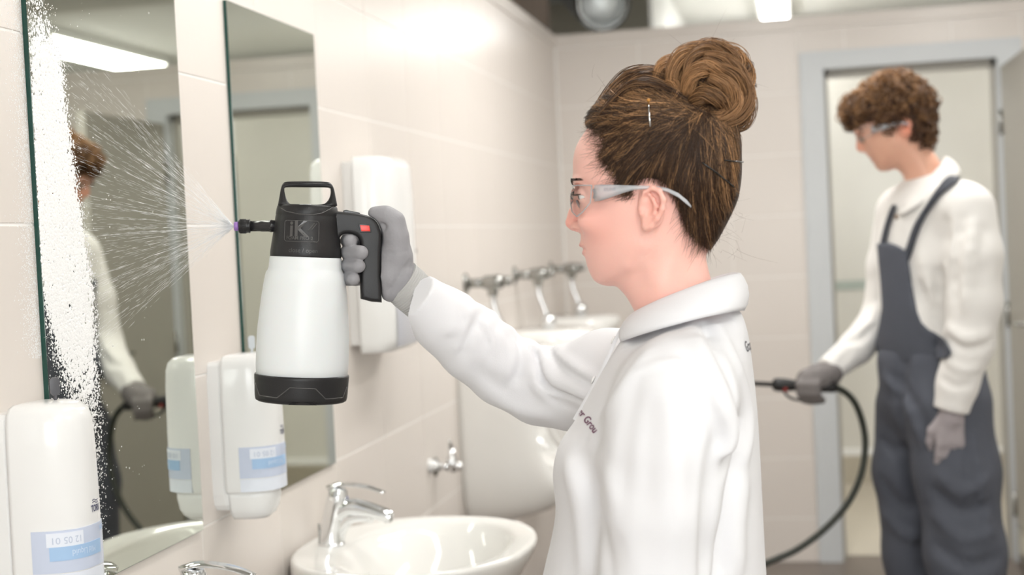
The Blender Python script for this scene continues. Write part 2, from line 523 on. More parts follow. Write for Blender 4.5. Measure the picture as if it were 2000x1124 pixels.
# back wall around the doorway
DX0, DX1, DZ = 1.16, 1.865, 2.12          # clear opening
FX0, FX1, FZ = 1.06, 1.965, 2.197         # outside of the frame
wb = tag(boxes('wall_back', [((-0.12, YB, 0), (DX0 - 0.02, YB2, ZT)), ((DX1 + 0.02, YB, 0), (XR + 0.15, YB2, ZT)),
                             ((DX0 - 0.02, YB, DZ + 0.02), (DX1 + 0.02, YB2, ZT))], M_GROUT), kind='structure')
cb = [0.008, 0.372, 0.744, FX0]
for (z0, z1) in rows:
    for a, b in zip(cb[:-1], cb[1:]): tile(wb, 'Y', a, z0, b - a, z1 - z0)
cr = [FX1, 2.232, 2.604, XR - 0.004]
for (z0, z1) in rows:
    for a, b in zip(cr[:-1], cr[1:]): tile(wb, 'Y', a, z0, b - a, z1 - z0)
for a, b in zip([FX0, 1.25, 1.69], [1.25, 1.69, FX1]): tile(wb, 'Y', a, FZ, b - a, rows[-1][1] - FZ)
tag(box('trim_2', (-0.005, YB - 0.010, rows[-1][1] + 0.003), (XR, YB2 + 0.005, ZT + 0.006), M_TILE, bevel=0.003), kind='structure')

# door frame: architrave, lining and rebate
fr = tag(boxes('trim_3', [((FX0, YB - 0.018, 0), (DX0, YB, FZ)), ((DX1, YB - 0.018, 0), (FX1, YB, FZ)), ((DX0, YB - 0.018, DZ), (DX1, YB, FZ))], M_FRAME), kind='structure')
boxes('lining', [((DX0 - 0.02, YB - 0.004, 0), (DX0, YB2 + 0.004, DZ)), ((DX1, YB - 0.004, 0), (DX1 + 0.02, YB2 + 0.004, DZ)), ((DX0 - 0.02, YB - 0.004, DZ), (DX1 + 0.02, YB2 + 0.004, DZ + 0.02))], M_FRAME, fr)
boxes('rebate', [((DX0, YB + 0.05, 0), (DX0 + 0.016, YB2, DZ)), ((DX1 - 0.016, YB + 0.05, 0), (DX1, YB2, DZ)), ((DX0, YB + 0.05, DZ - 0.03), (DX1, YB2, DZ))], M_LEAF, fr)

# the open door leaf, swung into the room on the right-hand jamb
dl = tag(box('door_1', (DX1 + 0.012, 5.52, 0.012), (DX1 + 0.052, YB - 0.022, 2.078), M_LEAF, bevel=0.003), kind='structure')
for z in (0.25, 1.05, 1.85):
    sweep('hinge', [(DX1 + 0.006, YB - 0.026, z - 0.05), (DX1 + 0.006, YB - 0.026, z + 0.05)], 0.007, M_CHROMED, dl, n=10)
boxes('kick_plate', [((DX1 + 0.008, 5.53, 0.02), (DX1 + 0.012, YB - 0.05, 0.17))], M_CHROMED, dl)
hp = np.array([DX1 - 0.035, 5.60, 1.03])
boxes('handle_plate', [((DX1 + 0.004, 5.575, 0.93), (DX1 + 0.012, 5.615, 1.15))], M_CHROMED, dl)
sweep('handle', [(DX1 + 0.010, 5.595, 1.05), (DX1 - 0.03, 5.595, 1.05), (DX1 - 0.045, 5.61, 1.05), (DX1 - 0.047, 5.72, 1.047)], 0.008, M_CHROMED, dl, n=10)

# right wall, rear wall with an added unseen window as frontal fill light
tag(box('wall_right', (XR, YR - 0.15, 0), (XR + 0.15, YB2, ZC), M_PLASTER), kind='structure')
WX0, WX1, WZ0, WZ1 = 0.55, 2.65, 1.05, 2.35
tag(boxes('wall_rear', [((0, YR - 0.15, 0), (WX0, YR, ZC)), ((WX1, YR - 0.15, 0), (XR, YR, ZC)), ((WX0, YR - 0.15, 0), (WX1, YR, WZ0)), ((WX0, YR - 0.15, WZ1), (WX1, YR, ZC))], M_PLASTER), kind='structure')
M_FILL_PANE = mat('frosted_fill_pane', (0.95, 0.98, 1.0), 0.6, emit=2.0, var=0.02)
wn = tag(boxes('fill_window_1', [((WX0, YR - 0.1, WZ0), (WX0 + 0.05, YR - 0.03, WZ1)), ((WX1 - 0.05, YR - 0.1, WZ0), (WX1, YR - 0.03, WZ1)),
                            ((WX0, YR - 0.1, WZ0), (WX1, YR - 0.03, WZ0 + 0.05)), ((WX0, YR - 0.1, WZ1 - 0.05), (WX1, YR - 0.03, WZ1)),
                            ((1.575, YR - 0.1, WZ0), (1.625, YR - 0.03, WZ1))], M_FRAME), kind='structure')
box('pane', (WX0 + 0.05, YR - 0.08, WZ0 + 0.05), (1.575, YR - 0.07, WZ1 - 0.05), M_FILL_PANE, wn)
box('pane', (1.625, YR - 0.08, WZ0 + 0.05), (WX1 - 0.05, YR - 0.07, WZ1 - 0.05), M_FILL_PANE, wn)
al = bpy.data.lights.new('fill_light', 'AREA'); al.shape = 'RECTANGLE'; al.size = WX1 - WX0 - 0.12; al.size_y = WZ1 - WZ0 - 0.12  # frontal fill, placed in the added window
al.energy = FILL_WINDOW_W; al.color = (0.93, 0.97, 1.0)
lo = bpy.data.objects.new('fill_light', al); COL.objects.link(lo); lo.location = ((WX0 + WX1) / 2, YR - 0.02, (WZ0 + WZ1) / 2); lo.rotation_euler = (pi / 2, 0, 0)

# service void above and behind the left wall, and the shaft with the duct
M_SHAFT = mat('shaft_plaster', (0.60, 0.54, 0.42), 0.9, var=0.15, vscale=5)
tag(boxes('wall_void', [((-0.62, YR - 0.15, 2.0), (-0.5, 8.6, 3.4)), ((-0.5, YB2, 2.0), (-0.04, YB2 + 0.02, ZC))], M_DARK), kind='structure')
tag(boxes('wall_shaft', [((-0.5, 8.5, 0), (0.412, 8.6, 3.4)), ((-0.5, YB2, 3.3), (0.412, 8.5, 3.4))], M_SHAFT), kind='structure')
tag(box('wall_side', (0.415, YB2, 0), (0.43, 9.2, 3.4), M_CEILW), kind='structure')

# the room beyond the doorway
tag(box('wall_far', (0.31, 9.2, 0), (3.75, 9.3, 3.4), M_PLASTER), kind='structure')
tag(box('wall_far_right', (3.65, YB2, 0), (3.75, 9.2, ZC), M_PLASTER), kind='structure')
tag(box('wall_low', (0.43, 8.2, 0), (3.65, 8.3, 2.2), mat('beige_tile', (0.70, 0.65, 0.55), 0.3, var=0.06)), kind='structure')

def lamp(x, y0, y1, z, label, power=LAMP_W, group='ceiling tube lamps'):
    t = thing('ceiling_lamp', label, 'lamp', (x, (y0 + y1) / 2, z), group)
    box('housing', (x - 0.085, y0, z + 0.012), (x + 0.085, y1, ZC), M_LAMPB, t, bevel=0.006)
    md = mat('lamp_diffuser', (1.0, 0.985, 0.95), 0.4, emit=14.0)
    ring = []
    for i in range(13):
        a = pi * i / 12
        ring.append((x - 0.07 * cos(a), z + 0.018 - 0.05 * sin(a)))
    R0 = [(p[0], y0 + 0.015, p[1]) for p in ring]; R1 = [(p[0], y1 - 0.015, p[1]) for p in ring]
    loft('diffuser', [R0, R1], md, t)
    for yy in (y0, y1 - 0.015):
        box('end_cap', (x - 0.078, yy, z - 0.036), (x + 0.078, yy + 0.015, z + 0.02), M_LAMPB, t, bevel=0.004)
    l = bpy.data.lights.new('tube_light', 'AREA'); l.shape = 'RECTANGLE'; l.size = 0.14; l.size_y = (y1 - y0) * 0.95
    l.energy = power; l.color = (1.0, 0.985, 0.965)
    lo = bpy.data.objects.new('tube_light', l); COL.objects.link(lo); lo.parent = t; lo.location = (0, 0, -0.045)
    return t
lamp(0.945, 7.05, 8.30, 2.60, 'ceiling tube lamp seen end-on above the back wall')
lamp(2.75, 6.73, 8.10, 2.60, 'long tube lamp reflected in the foamed mirror')
LPW = (0.98, 0.45, 0.75, 0.98, 0.35, 0.6)
for i, (x, y) in enumerate(((0.9, 4.45), (0.75, 2.6), (1.5, 0.2), (1.8, 4.6), (2.55, 1.6), (2.45, -1.2))):
    lamp(x, y - 0.62, y + 0.62, 2.60, 'ceiling tube lamp of the washroom, %s row, %s' % (('left', 'right')[i // 3], ('towards the back wall', 'above the sprayer', 'behind the photographer')[i % 3]), LAMP_W * LPW[i], 'washroom ceiling lamps')

# cubicle front seen through the doorway
M_RAIL = mat('pale_rail', (0.82, 0.82, 0.80), 0.3, var=0.02)
M_GSTRIP = mat('green_grey_strip', (0.46, 0.52, 0.47), 0.4, var=0.35, vscale=60)
cu = thing('cubicle_panel', 'off-white laminate cubicle front seen through the doorway behind the man', 'panel', (1.7, 7.6, 0))
box('panel', (0.95, 7.6, 0.275), (2.07, 7.63, 2.32), M_PANEL, cu, bevel=0.002)
box('header', (2.07, 7.6, 2.02), (2.62, 7.63, 2.32), M_RAIL, cu, bevel=0.002)
box('dark_opening', (2.085, 7.612, 0.275), (2.6, 7.632, 2.0), mat('dark_opening_sheet', (0.16, 0.16, 0.145), 0.4, var=0.1), cu, bevel=0.002)  # dark sheet standing in for the shade of an open doorway
box('bottom_rail', (0.94, 7.585, 0.255), (2.63, 7.64, 0.29), M_RAIL, cu, bevel=0.003)
box('band', (0.97, 7.597, 1.115), (1.9, 7.6, 1.165), M_GSTRIP, cu)
for x in (1.0, 2.56):
    sweep('foot', [(x, 7.615, 0.0), (x, 7.615, 0.256)], 0.018, M_CHROMED, cu, n=12)
fd = thing('floor_drain', 'dark drain grate on the floor behind the man', 'drain', (1.95, 7.2, 0.0))
p_ = onZ(1957, 933, 0.0)
box('rim', (p_[0] - 0.10, p_[1] - 0.10, 0.0), (p_[0] + 0.10, p_[1] + 0.10, 0.012), M_CHROMED, fd, bevel=0.002)
for i in range(5):
    box('grate_bar', (p_[0] - 0.085, p_[1] - 0.078 + i * 0.035, 0.012), (p_[0] + 0.085, p_[1] - 0.06 + i * 0.035, 0.02), M_BLACKG, fd)

# insulated flexible duct in the shaft
M_DUCT = mat('silver_duct_foil', (0.62, 0.64, 0.62), 0.35, metal=0.7, var=0.25, vscale=14, bump=0.003, bscale=30)
dt = thing('flexible_duct', 'silver corrugated duct in the open shaft above the wall corner', 'duct', (0.1, 7.2, 2.4))
dp = catmull([(-0.34, 8.3, 2.95), (-0.12, 7.7, 2.84), (0.06, 7.2, 2.65), (0.13, 6.95, 2.58), (0.17, 6.75, 2.55)], 22)
sweep('hose', dp, [0.118 + 0.009 * sin(i * 1.25) for i in range(len(dp))], M_DUCT, dt, n=28)
revolve('collar', [(0, 0.115), (0.0, 0.13), (0.05, 0.13), (0.05, 0.10), (0.02, 0.10), (0.02, 0.0)], dp[-1] + np.array([-0.01, 0.03, 0.005]), dp[-1] + np.array([0.02, -0.1, -0.02]), M_CHROMED, dt, n=28)
sweep('bracket', [(-0.09, 6.55, ZT - 0.2), (-0.09, 6.55, 3.3)], 0.035, M_DARK, dt, n=8)
pc = thing('service_pipe', 'dark pipe running along the void above the left wall', 'pipe', (-0.3, 3.0, 2.5))
sweep('pipe', [(-0.30, YR, 2.58), (-0.30, 6.35, 2.58)], 0.05, mat('rusty_pipe', (0.26, 0.20, 0.17), 0.6, var=0.3, vscale=9), pc, n=14)

# ================================================================== mirrors
M_MIRROR = mat('silvered_glass', (0.69, 0.715, 0.655), 0.0, metal=1.0)
M_GEDGE = mat('green_glass_edge', (0.012, 0.065, 0.05), 0.12, var=0.2, vscale=20)
MX = 0.0085
def mirror(y0, y1, z0, z1, label):
    t = thing('wall_mirror', label, 'mirror', (0.0, (y0 + y1) / 2, z0), 'frameless wall mirrors')
    box('glass_edge', (TT, y0, z0), (MX - 0.0005, y1, z1), M_GEDGE, t)
    V = [(MX, y0 + 0.0008, z0 + 0.0008), (MX, y1 - 0.0008, z0 + 0.0008), (MX, y1 - 0.0008, z1 - 0.0008), (MX, y0 + 0.0008, z1 - 0.0008),
         (MX - 0.0004, y0 + 0.0008, z0 + 0.0008), (MX - 0.0004, y1 - 0.0008, z0 + 0.0008), (MX - 0.0004, y1 - 0.0008, z1 - 0.0008), (MX - 0.0004, y0 + 0.0008, z1 - 0.0008)]
    mesh('silvered_face', V, [(0, 1, 2, 3), (7, 6, 5, 4), (0, 4, 5, 1), (1, 5, 6, 2), (2, 6, 7, 3), (3, 7, 4, 0)], M_MIRROR, t)
mirror(1.815, 2.302, 0.978, 1.925, 'frameless mirror streaked with white foam, nearest the camera')
mirror(2.532, 3.022, 0.978, 1.925, 'frameless mirror behind the spray bottle, clean and dry')
# ================================================================== wall fixtures
M_BLUEW = mat('lavender_window', (0.60, 0.66, 0.80), 0.12, var=0.08, vscale=25)
M_BLUEB = mat('pale_blue_cartridge', (0.78, 0.82, 0.90), 0.25, var=0.04)
M_LBLUE = mat('label_blue', (0.38, 0.56, 0.80), 0.4, var=0.06)
M_LWHITE = mat('label_white', (0.78, 0.82, 0.90), 0.4, var=0.02)
M_NAVY = mat('navy_print', (0.045, 0.05, 0.12), 0.4)
M_KEY = mat('grey_key_plastic', (0.09, 0.09, 0.10), 0.35, var=0.1)
M_KEYC = mat('clear_key_plastic', (0.60, 0.64, 0.68), 0.1, var=0.05)

def disp_plan(phi, hw, x0, dep, e=2.7):
    """front shell of a soap dispenser in plan: phi -90 (camera side) .. 90; 0 straight out of the wall"""
    c, s = np.cos(phi), np.sin(phi)
    r = (np.abs(c) ** e + np.abs(s) ** e) ** (-1.0 / e)
    return x0 + dep * r * c, hw * r * s
def dispenser(yc, z1, label, key_mat, text=False):
    t = thing('soap_dispenser', label, 'soap dispenser', (0.0, yc, z1 - 0.295), 'white soap dispensers')
    H = 0.245                                            # height of the cover
    zb = z1 - H
    phis = np.radians(np.linspace(-90, 90, 49))
    # cover
    prof = [(0.0, 0.90), (0.006, 0.965), (0.020, 1.0), (0.11, 1.0), (0.19, 0.985), (0.220, 0.96), (0.233, 0.91), (0.241, 0.80), (0.2445, 0.60), (0.245, 0.02)]
    def cover_ring(h, f, grow=0.0):
        x, y = disp_plan(phis, 0.056 * (0.5 + 0.5 * f) * f ** 0.5 + grow, 0.026, 0.088 * f + grow)
        top = 0.010 * max(0.0, (h - 0.2) / 0.045)
        P = [(x[i], yc + y[i], zb + h + top * (x[i] - 0.026) / 0.09 * 0.3) for i in range(len(x))]
        return P
    loft('cover', [cover_ring(h, f) for h, f in prof], M_WPLAST, t)
    # back plate
    rings = []
    for h, f in ((-0.03, 0.70), (-0.02, 0.85), (0.0, 0.93), (0.10, 0.95), (0.20, 0.93), (0.228, 0.86), (0.234, 0.78)):
        w = 0.058 * f
        rings.append([(TT, yc - w, zb + h), (0.022, yc - w, zb + h), (0.030, yc - w + 0.008, zb + h), (0.030, yc + w - 0.008, zb + h), (0.022, yc + w, zb + h), (TT, yc + w, zb + h)])
    loft('back_plate', rings, M_WPLAST, t, smooth=False)
    # window with the blue refill behind it
    def shell(name, p0, p1, h0, h1, m, off, parent):
        ph = np.radians(np.linspace(p0, p1, 25)); V = []; F = []
        for a, hh in enumerate(np.linspace(h0, h1, 4)):
            for o in (off - 0.004, off):
                x, y = disp_plan(ph, 0.056 + o, 0.026, 0.088 + o)
                V += [(x[i], yc + y[i], zb + hh) for i in range(25)]
        n = 25
        for a in range(3):
            for i in range(n - 1):
                q = (2 * a + 1) * n + i; F.append((q, q + 1, q + 2 * n + 1, q + 2 * n))
        for i in range(n - 1):
            F.append((i, i + 1, n + i + 1, n + i)); q = 6 * n; F.append((q + n + i, q + n + i + 1, q + i + 1, q + i))
        for a in range(3):
            q = 2 * a * n; F.append((q, q + n, q + 3 * n, q + 2 * n)); q += n - 1; F.append((q + 2 * n, q + 3 * n, q + n, q))
        o = mesh(name, V, F, m, parent, True); fixn(o.data); o.data.set_sharp_from_angle(angle=radians(40)); return o
    w = shell('window', -72, 60, 0.028, 0.083, M_BLUEW, 0.0012, t)
    shell('lower_cover', -72, 60, 0.004, 0.0265, M_BLUEB, 0.0008, t)
    shell('label_band', -58, 10, 0.044, 0.062, M_LBLUE, 0.0018, w)
    shell('label_sheet', -60, -25, 0.062, 0.080, M_LWHITE, 0.0016, w)
    # nozzle
    rings = []
    for h, fx, fw in ((0.006, 0.072, 0.050), (-0.010, 0.074, 0.048), (-0.030, 0.070, 0.045), (-0.042, 0.064, 0.038), (-0.049, 0.055, 0.028), (-0.050, 0.03, 0.015)):
        x, y = disp_plan(phis, fw, 0.028, fx, 3.0); rings.append([(x[i], yc + y[i], zb + h) for i in range(len(x))])
    loft('nozzle', rings, M_WPLAST, t)
    # lettering follows the front
    def wrap(name, body, size, phi0, h, m, off, flip=False, bold=0.0):
        V, F = text_data(body, size, 0.0, 3, bold)
        if flip: V = -V
        r = 0.085
        ph = np.radians(phi0) + V[:, 0] / r
        x, y = disp_plan(ph, 0.056 + off, 0.026, 0.088 + off)
        mesh(name, np.stack([x, yc + y, zb + h + V[:, 1]], 1), F, m, t)
    wrap('logo', 'TORK', 0.0125, 5, 0.1025, M_NAVY, 0.0006, bold=0.0003)
    for j in (0, 1):
        ph = np.radians(np.linspace(-2, 13, 16)); x, y = disp_plan(ph, 0.0562, 0.026, 0.0882)
        zz = zb + 0.1105 + j * 0.003 + 0.0012 * np.sin(np.linspace(0, 2 * pi, 16))
        sweep('logo_wave', np.stack([x, yc + y, zz], 1), 0.0005, M_NAVY, t, n=6)
    wrap('refill_number', '12 05 01', 0.0125, -42, 0.0705, mat('label_grey_print', (0.50, 0.56, 0.68), 0.5), 0.0021, flip=True)
    wrap('refill_name', 'Mild Liquid', 0.0115, -22, 0.053, mat('label_pale_print', (0.66, 0.76, 0.90), 0.5), 0.0023, flip=True)
    wrap('refill_logo', 'TORK', 0.010, 18, 0.076, M_LBLUE, 0.0017, flip=True)
    # key standing in the lock on top
    kx, ky, kz = 0.062, yc + 0.012, zb + 0.243
    kb = sweep('key', [(kx, ky, kz), (kx, ky, kz + 0.012)], 0.0022, key_mat, t, n=10)
    prism('key_bow', [(-0.006, 0.0), (-0.0065, 0.017), (-0.003, 0.021), (0.004, 0.021), (0.0065, 0.018), (0.006, 0.0), (0.003, -0.003), (-0.003, -0.003)],
          (kx, ky, kz + 0.012), (0.8, 0.6, 0), (0, 0, 1), (0.6, -0.8, 0), -0.0022, 0.0022, key_mat, kb, 0.001, 2)
    return t
dispenser(1.725, 1.268, 'white soap dispenser with a grey key on top, nearest the camera', M_KEY)
dispenser(2.420, 1.272, 'white soap dispenser on the wall between the two mirrors', M_KEYC)

# towel dispenser beyond the second mirror
def towel():
    y0, y1, z0, z1 = 3.185, 3.455, 1.205, 1.665
    t = thing('towel_dispenser', 'large white paper towel dispenser with a grey lower window', 'towel dispenser', (0, 3.32, z0))
    yc, hw = (y0 + y1) / 2, (y1 - y0) / 2
    phis = np.radians(np.linspace(-90, 90, 41))
    rings = []
    for h, f in ((0.0, 0.72), (0.008, 0.90), (0.03, 0.98), (0.10, 1.0), (0.36, 1.0), (0.43, 0.97), (0.448, 0.92), (0.458, 0.80), (0.460, 0.4)):
        x, y = disp_plan(phis, hw * (0.7 + 0.3 * f), 0.026, 0.088 * f, 4.0)
        rings.append([(x[i], yc + y[i], z0 + h) for i in range(len(x))])
    loft('cover', rings, M_WPLAST, t)
    box('back_plate', (TT, y0 + 0.004, z0 + 0.02), (0.027, y1 - 0.004, z1 - 0.012), mat('grey_white_plastic', (0.70, 0.69, 0.67), 0.3), t, bevel=0.003)
    ph = np.radians(np.linspace(-38, 62, 33)); V = []; F = []
    for o in (0.0, 0.0025):
        for hh in (0.012, 0.03, 0.09, 0.165):
            sh = 0.93 if hh < 0.02 else (0.985 if hh < 0.05 else 1.0)
            x, y = disp_plan(ph, (hw + o) * (0.7 + 0.3 * sh), 0.026, (0.088 + o) * sh, 4.0)
            V += [(x[i], yc + y[i], z0 + hh) for i in range(33)]
    n = 33
    for a in range(3):
        for i in range(n - 1):
            q = 4 * n + a * n + i; F.append((q, q + 1, q + n + 1, q + n))
    q = 3 * n
    for i in range(n - 1): F.append((q + i, q + i + 1, q + 4 * n + i + 1, q + 4 * n + i))
    o = mesh('window', V, F, mat('grey_translucent_window', (0.60, 0.61, 0.66), 0.15, var=0.05), t, True); fixn(o.data)
    revolve('lock', [(0, 0.008), (0.004, 0.008), (0.004, 0.0)], (0.06, yc, z1 - 0.004), (0.06, yc, z1 + 0.02), M_CHROMED, t, n=16)
towel()

# ================================================================== washbasins and taps
def basin(yc, label, nb):
    zr = 0.845
    t = thing('washbasin', label, 'sink', (0.0, yc, 0.0), 'white washbasins')
    def plan(hx, hy, cx, e=2.25, n=72):
        a = np.arange(n) * 2 * pi / n
        c, s = np.cos(a), np.sin(a)
        r = (np.abs(c) ** e + np.abs(s) ** e) ** (-1 / e)
        return cx + hx * r * c, hy * r * s
    def ring(hx, hy, cx, z, xmin=0.008, tilt=0.0):
        x, y = plan(hx, hy, cx)
        x = np.maximum(x, xmin)
        return np.stack([x, yc + y, np.full_like(x, z) + tilt * (0.25 - x)], 1)
    R = [ring(0.10, 0.11, 0.12, zr - 0.195), ring(0.16, 0.17, 0.165, zr - 0.175), ring(0.205, 0.225, 0.205, zr - 0.125), ring(0.228, 0.258, 0.228, zr - 0.07), ring(0.240, 0.278, 0.242, zr - 0.028),
         ring(0.243, 0.284, 0.246, zr - 0.010), ring(0.241, 0.283, 0.246, zr - 0.002), ring(0.236, 0.279, 0.246, zr + 0.001), ring(0.229, 0.272, 0.246, zr - 0.001)]
    for f, d, cx in ((0.975, 0.004, 0.252), (0.93, 0.012, 0.262), (0.88, 0.030, 0.272), (0.80, 0.065, 0.280), (0.66, 0.105, 0.285), (0.45, 0.130, 0.288), (0.22, 0.138, 0.29), (0.10, 0.140, 0.29)):
        R.append(ring(0.205 * f * (0.86 if f < 0.95 else 0.94), 0.262 * f, cx + 0.006, zr - d, xmin=0.095 + 0.01 * (1 - f)))
    loft('bowl', R, M_CERAMIC, t)
    revolve('drain', [(0, 0.026), (0.003, 0.026), (0.004, 0.022), (0.002, 0.018), (0.006, 0.016), (0.008, 0.0)], (0.296, yc, zr - 0.141), (0.296, yc, zr), M_CHROME, t, n=24)
    revolve('overflow', [(0, 0.011), (0.002, 0.011), (0.003, 0.009), (0.001, 0.008), (0.001, 0)], (0.135, yc, zr - 0.055), (0.165, yc, zr - 0.035), M_CHROMED, t, n=20)
    P = []
    for z, hx, hy in ((0.0, 0.095, 0.10), (0.03, 0.088, 0.09), (0.30, 0.075, 0.078), (0.58, 0.085, 0.09), (0.70, 0.11, 0.12)):
        P.append(ring(hx, hy, 0.125, z, xmin=0.03))
    loft('pedestal', P, M_CERAMIC, t)
    # mixer tap
    f = thing('mixer_tap', 'chrome single-lever mixer tap on the %s washbasin' % nb, 'tap', (0.068, yc, zr), 'chrome mixer taps')
    z0 = zr - 0.003
    bx = 0.066
    revolve('base_ring', [(0.0, 0.027), (0.004, 0.027), (0.006, 0.024), (0.006, 0.0)], (bx, yc, z0), (bx, yc, z0 + 1), M_CHROME, f, n=32)
    col = catmull([(bx, yc, z0 + 0.005), (bx + 0.002, yc, z0 + 0.03), (bx + 0.008, yc, z0 + 0.06), (bx + 0.014, yc, z0 + 0.085), (bx + 0.017, yc, z0 + 0.098)], 6)
    n = len(col)
    sweep('body', col, [(0.0245 - 0.003 * i / n, 0.024 - 0.002 * i / n) for i in range(n)], M_CHROME, f, n=28, up=(0, 1, 0))
    sp = catmull([(bx + 0.004, yc, z0 + 0.060), (bx + 0.040, yc, z0 + 0.078), (bx + 0.080, yc, z0 + 0.073), (bx + 0.115, yc, z0 + 0.062), (bx + 0.130, yc, z0 + 0.056)], 8)
    n = len(sp)
    sweep('spout', sp, [(0.021 - 0.007 * i / n, 0.022 - 0.010 * i / n) for i in range(n)], M_CHROME, f, n=24, up=(0, 0, 1))
    ar = sweep('spout_web', catmull([(bx + 0.012, yc, z0 + 0.01), (bx + 0.022, yc, z0 + 0.035), (bx + 0.045, yc, z0 + 0.058), (bx + 0.09, yc, z0 + 0.060)], 6), 0.0135, M_CHROME, f, n=16)
    revolve('aerator', [(0, 0.0095), (0.012, 0.0095), (0.013, 0.008), (0.013, 0)], (bx + 0.122, yc, z0 + 0.060), (bx + 0.128, yc, z0 + 0.0), M_CHROMED, f, n=20)
    revolve('cartridge', [(0, 0.0215), (0.010, 0.0215), (0.012, 0.020), (0.020, 0.020), (0.026, 0.016), (0.027, 0)], (bx + 0.016, yc, z0 + 0.094), (bx + 0.024, yc, z0 + 0.15), M_CHROME, f, n=28)
    lv = catmull([(bx - 0.004, yc, z0 + 0.118), (bx + 0.018, yc, z0 + 0.125), (bx + 0.045, yc, z0 + 0.126), (bx + 0.085, yc, z0 + 0.120), (bx + 0.118, yc, z0 + 0.108)], 7)
    n = len(lv)
    le = sweep('lever', lv, [(0.004 + 0.016 * min(1, 5 * (i + 0.3) / n) * (1 - 0.45 * i / n), 0.0055 - 0.0025 * i / n) for i in range(n)], M_CHROME, f, n=20, up=(0, 0, 1))
    revolve('indicator', [(0, 0.003), (0.001, 0.003), (0.001, 0)], (bx + 0.038, yc, z0 + 0.099), (bx + 0.06, yc, z0 + 0.099), mat('tap_dot', (0.2, 0.25, 0.5), 0.3), f, n=12)
    sweep('pop_up_rod', [(bx - 0.026, yc, z0), (bx - 0.026, yc, z0 + 0.045)], 0.0025, M_CHROMED, f, n=8)
basin(2.800, 'white ceramic washbasin under the clean mirror', 'farther')
basin(2.085, 'white ceramic washbasin under the foamed mirror, mostly below the picture', 'nearer')

# small fittings on the wall
wpg = thing('wall_anchor', 'small dark screw anchor in the tiled wall beside the towel dispenser', 'screw', (TT, 3.80, 1.437))
revolve('screw_head', [(0, 0.006), (0.002, 0.006), (0.003, 0.004), (0.003, 0)], (TT, 3.80, 1.437), (1, 3.80, 1.437), M_BLACKG, wpg, n=14)
revolve('washer', [(0, 0.009), (0.0008, 0.009), (0.0008, 0)], (TT, 3.80, 1.437), (1, 3.80, 1.437), M_CHROMED, wpg, n=16)
av = thing('angle_valve', 'small chrome angle valve on the tiled wall above the far washbasin', 'valve', (TT, 3.90, 0.83))
revolve('flange', [(0, 0.027), (0.004, 0.026), (0.009, 0.014), (0.009, 0)], (TT, 3.90, 0.825), (1, 3.90, 0.825), M_CHROMED, av, n=24)
sweep('stub', [(TT, 3.90, 0.825), (0.055, 3.90, 0.825)], 0.011, M_CHROME, av, n=14)
revolve('valve_body', [(0, 0.012), (0.004, 0.015), (0.035, 0.015), (0.042, 0.011), (0.065, 0.010), (0.067, 0)], (0.05, 3.90, 0.810), (0.05, 3.90, 1), M_CHROME, av, n=18)
sweep('lever', [(0.05, 3.90, 0.874), (0.048, 3.90, 0.89), (0.046, 3.90, 0.902)], [(0.006, 0.006), (0.009, 0.004), (0.007, 0.003)], M_CHROMED, av, n=10)
revolve('handle', [(0, 0.008), (0.012, 0.008), (0.014, 0.012), (0.026, 0.012), (0.028, 0)], (0.05, 3.90, 0.825), (0.12, 3.90, 0.825), M_CHROME, av, n=16)
ps = thing('pipe_plug', 'round white pipe plug on the tiled wall left of the angle valve', 'plug', (TT, 3.84, 0.84))
revolve('cap', [(0, 0.020), (0.006, 0.020), (0.007, 0.014), (0.022, 0.013), (0.024, 0.0)], (TT, 3.835, 0.838), (1, 3.835, 0.838), M_WPLAST, ps, n=20)
revolve('tab', [(0, 0.005), (0.008, 0.005), (0.009, 0)], (0.029, 3.835, 0.838), (1, 3.835, 0.838), M_WPLAST, ps, n=12)

# ================================================================== urinals with flush valves
def urinal():
    t = thing('urinal', 'x', 'urinal', (0, 0, 0.58), 'white wall urinals')
    phis = np.radians(np.linspace(-90, 90, 45))
    prof = [(0.585, 0.10, 0.09), (0.595, 0.17, 0.115), (0.62, 0.25, 0.14), (0.65, 0.30, 0.155), (0.69, 0.325, 0.165), (0.74, 0.33, 0.172), (0.80, 0.322, 0.175), (0.86, 0.312, 0.175), (0.92, 0.305, 0.175),
            (0.98, 0.300, 0.174), (1.04, 0.296, 0.172), (1.09, 0.290, 0.168), (1.115, 0.280, 0.160), (1.125, 0.262, 0.148), (1.128, 0.22, 0.12)]
    rings = []
    for z, dep, hw in prof:
        x, y = disp_plan(phis, hw, TT, dep, 2.8)
        open_ = np.exp(-((z - 0.90) / 0.13) ** 4) * np.exp(-(np.degrees(phis) / 38) ** 6)
        x = x - 0.20 * open_
        rings.append(np.stack([x, y, np.full_like(x, z)], 1))
    loft('bowl', rings, M_CERAMIC, t)
    rim = []
    for i in range(40):
        a = 2 * pi * i / 40
        z = 0.90 + 0.125 * sin(a); ph = radians(37) * cos(a)
        dep = np.interp(z, [p[0] for p in prof], [p[1] for p in prof]); hw = np.interp(z, [p[0] for p in prof], [p[2] for p in prof])
        x, y = disp_plan(np.array([ph]), hw, TT, dep, 2.8); rim.append((x[0] - 0.004, y[0], z))
    rim.append(rim[0])
    sweep('rim', rim, 0.010, M_CERAMIC, t, n=10)
    return t
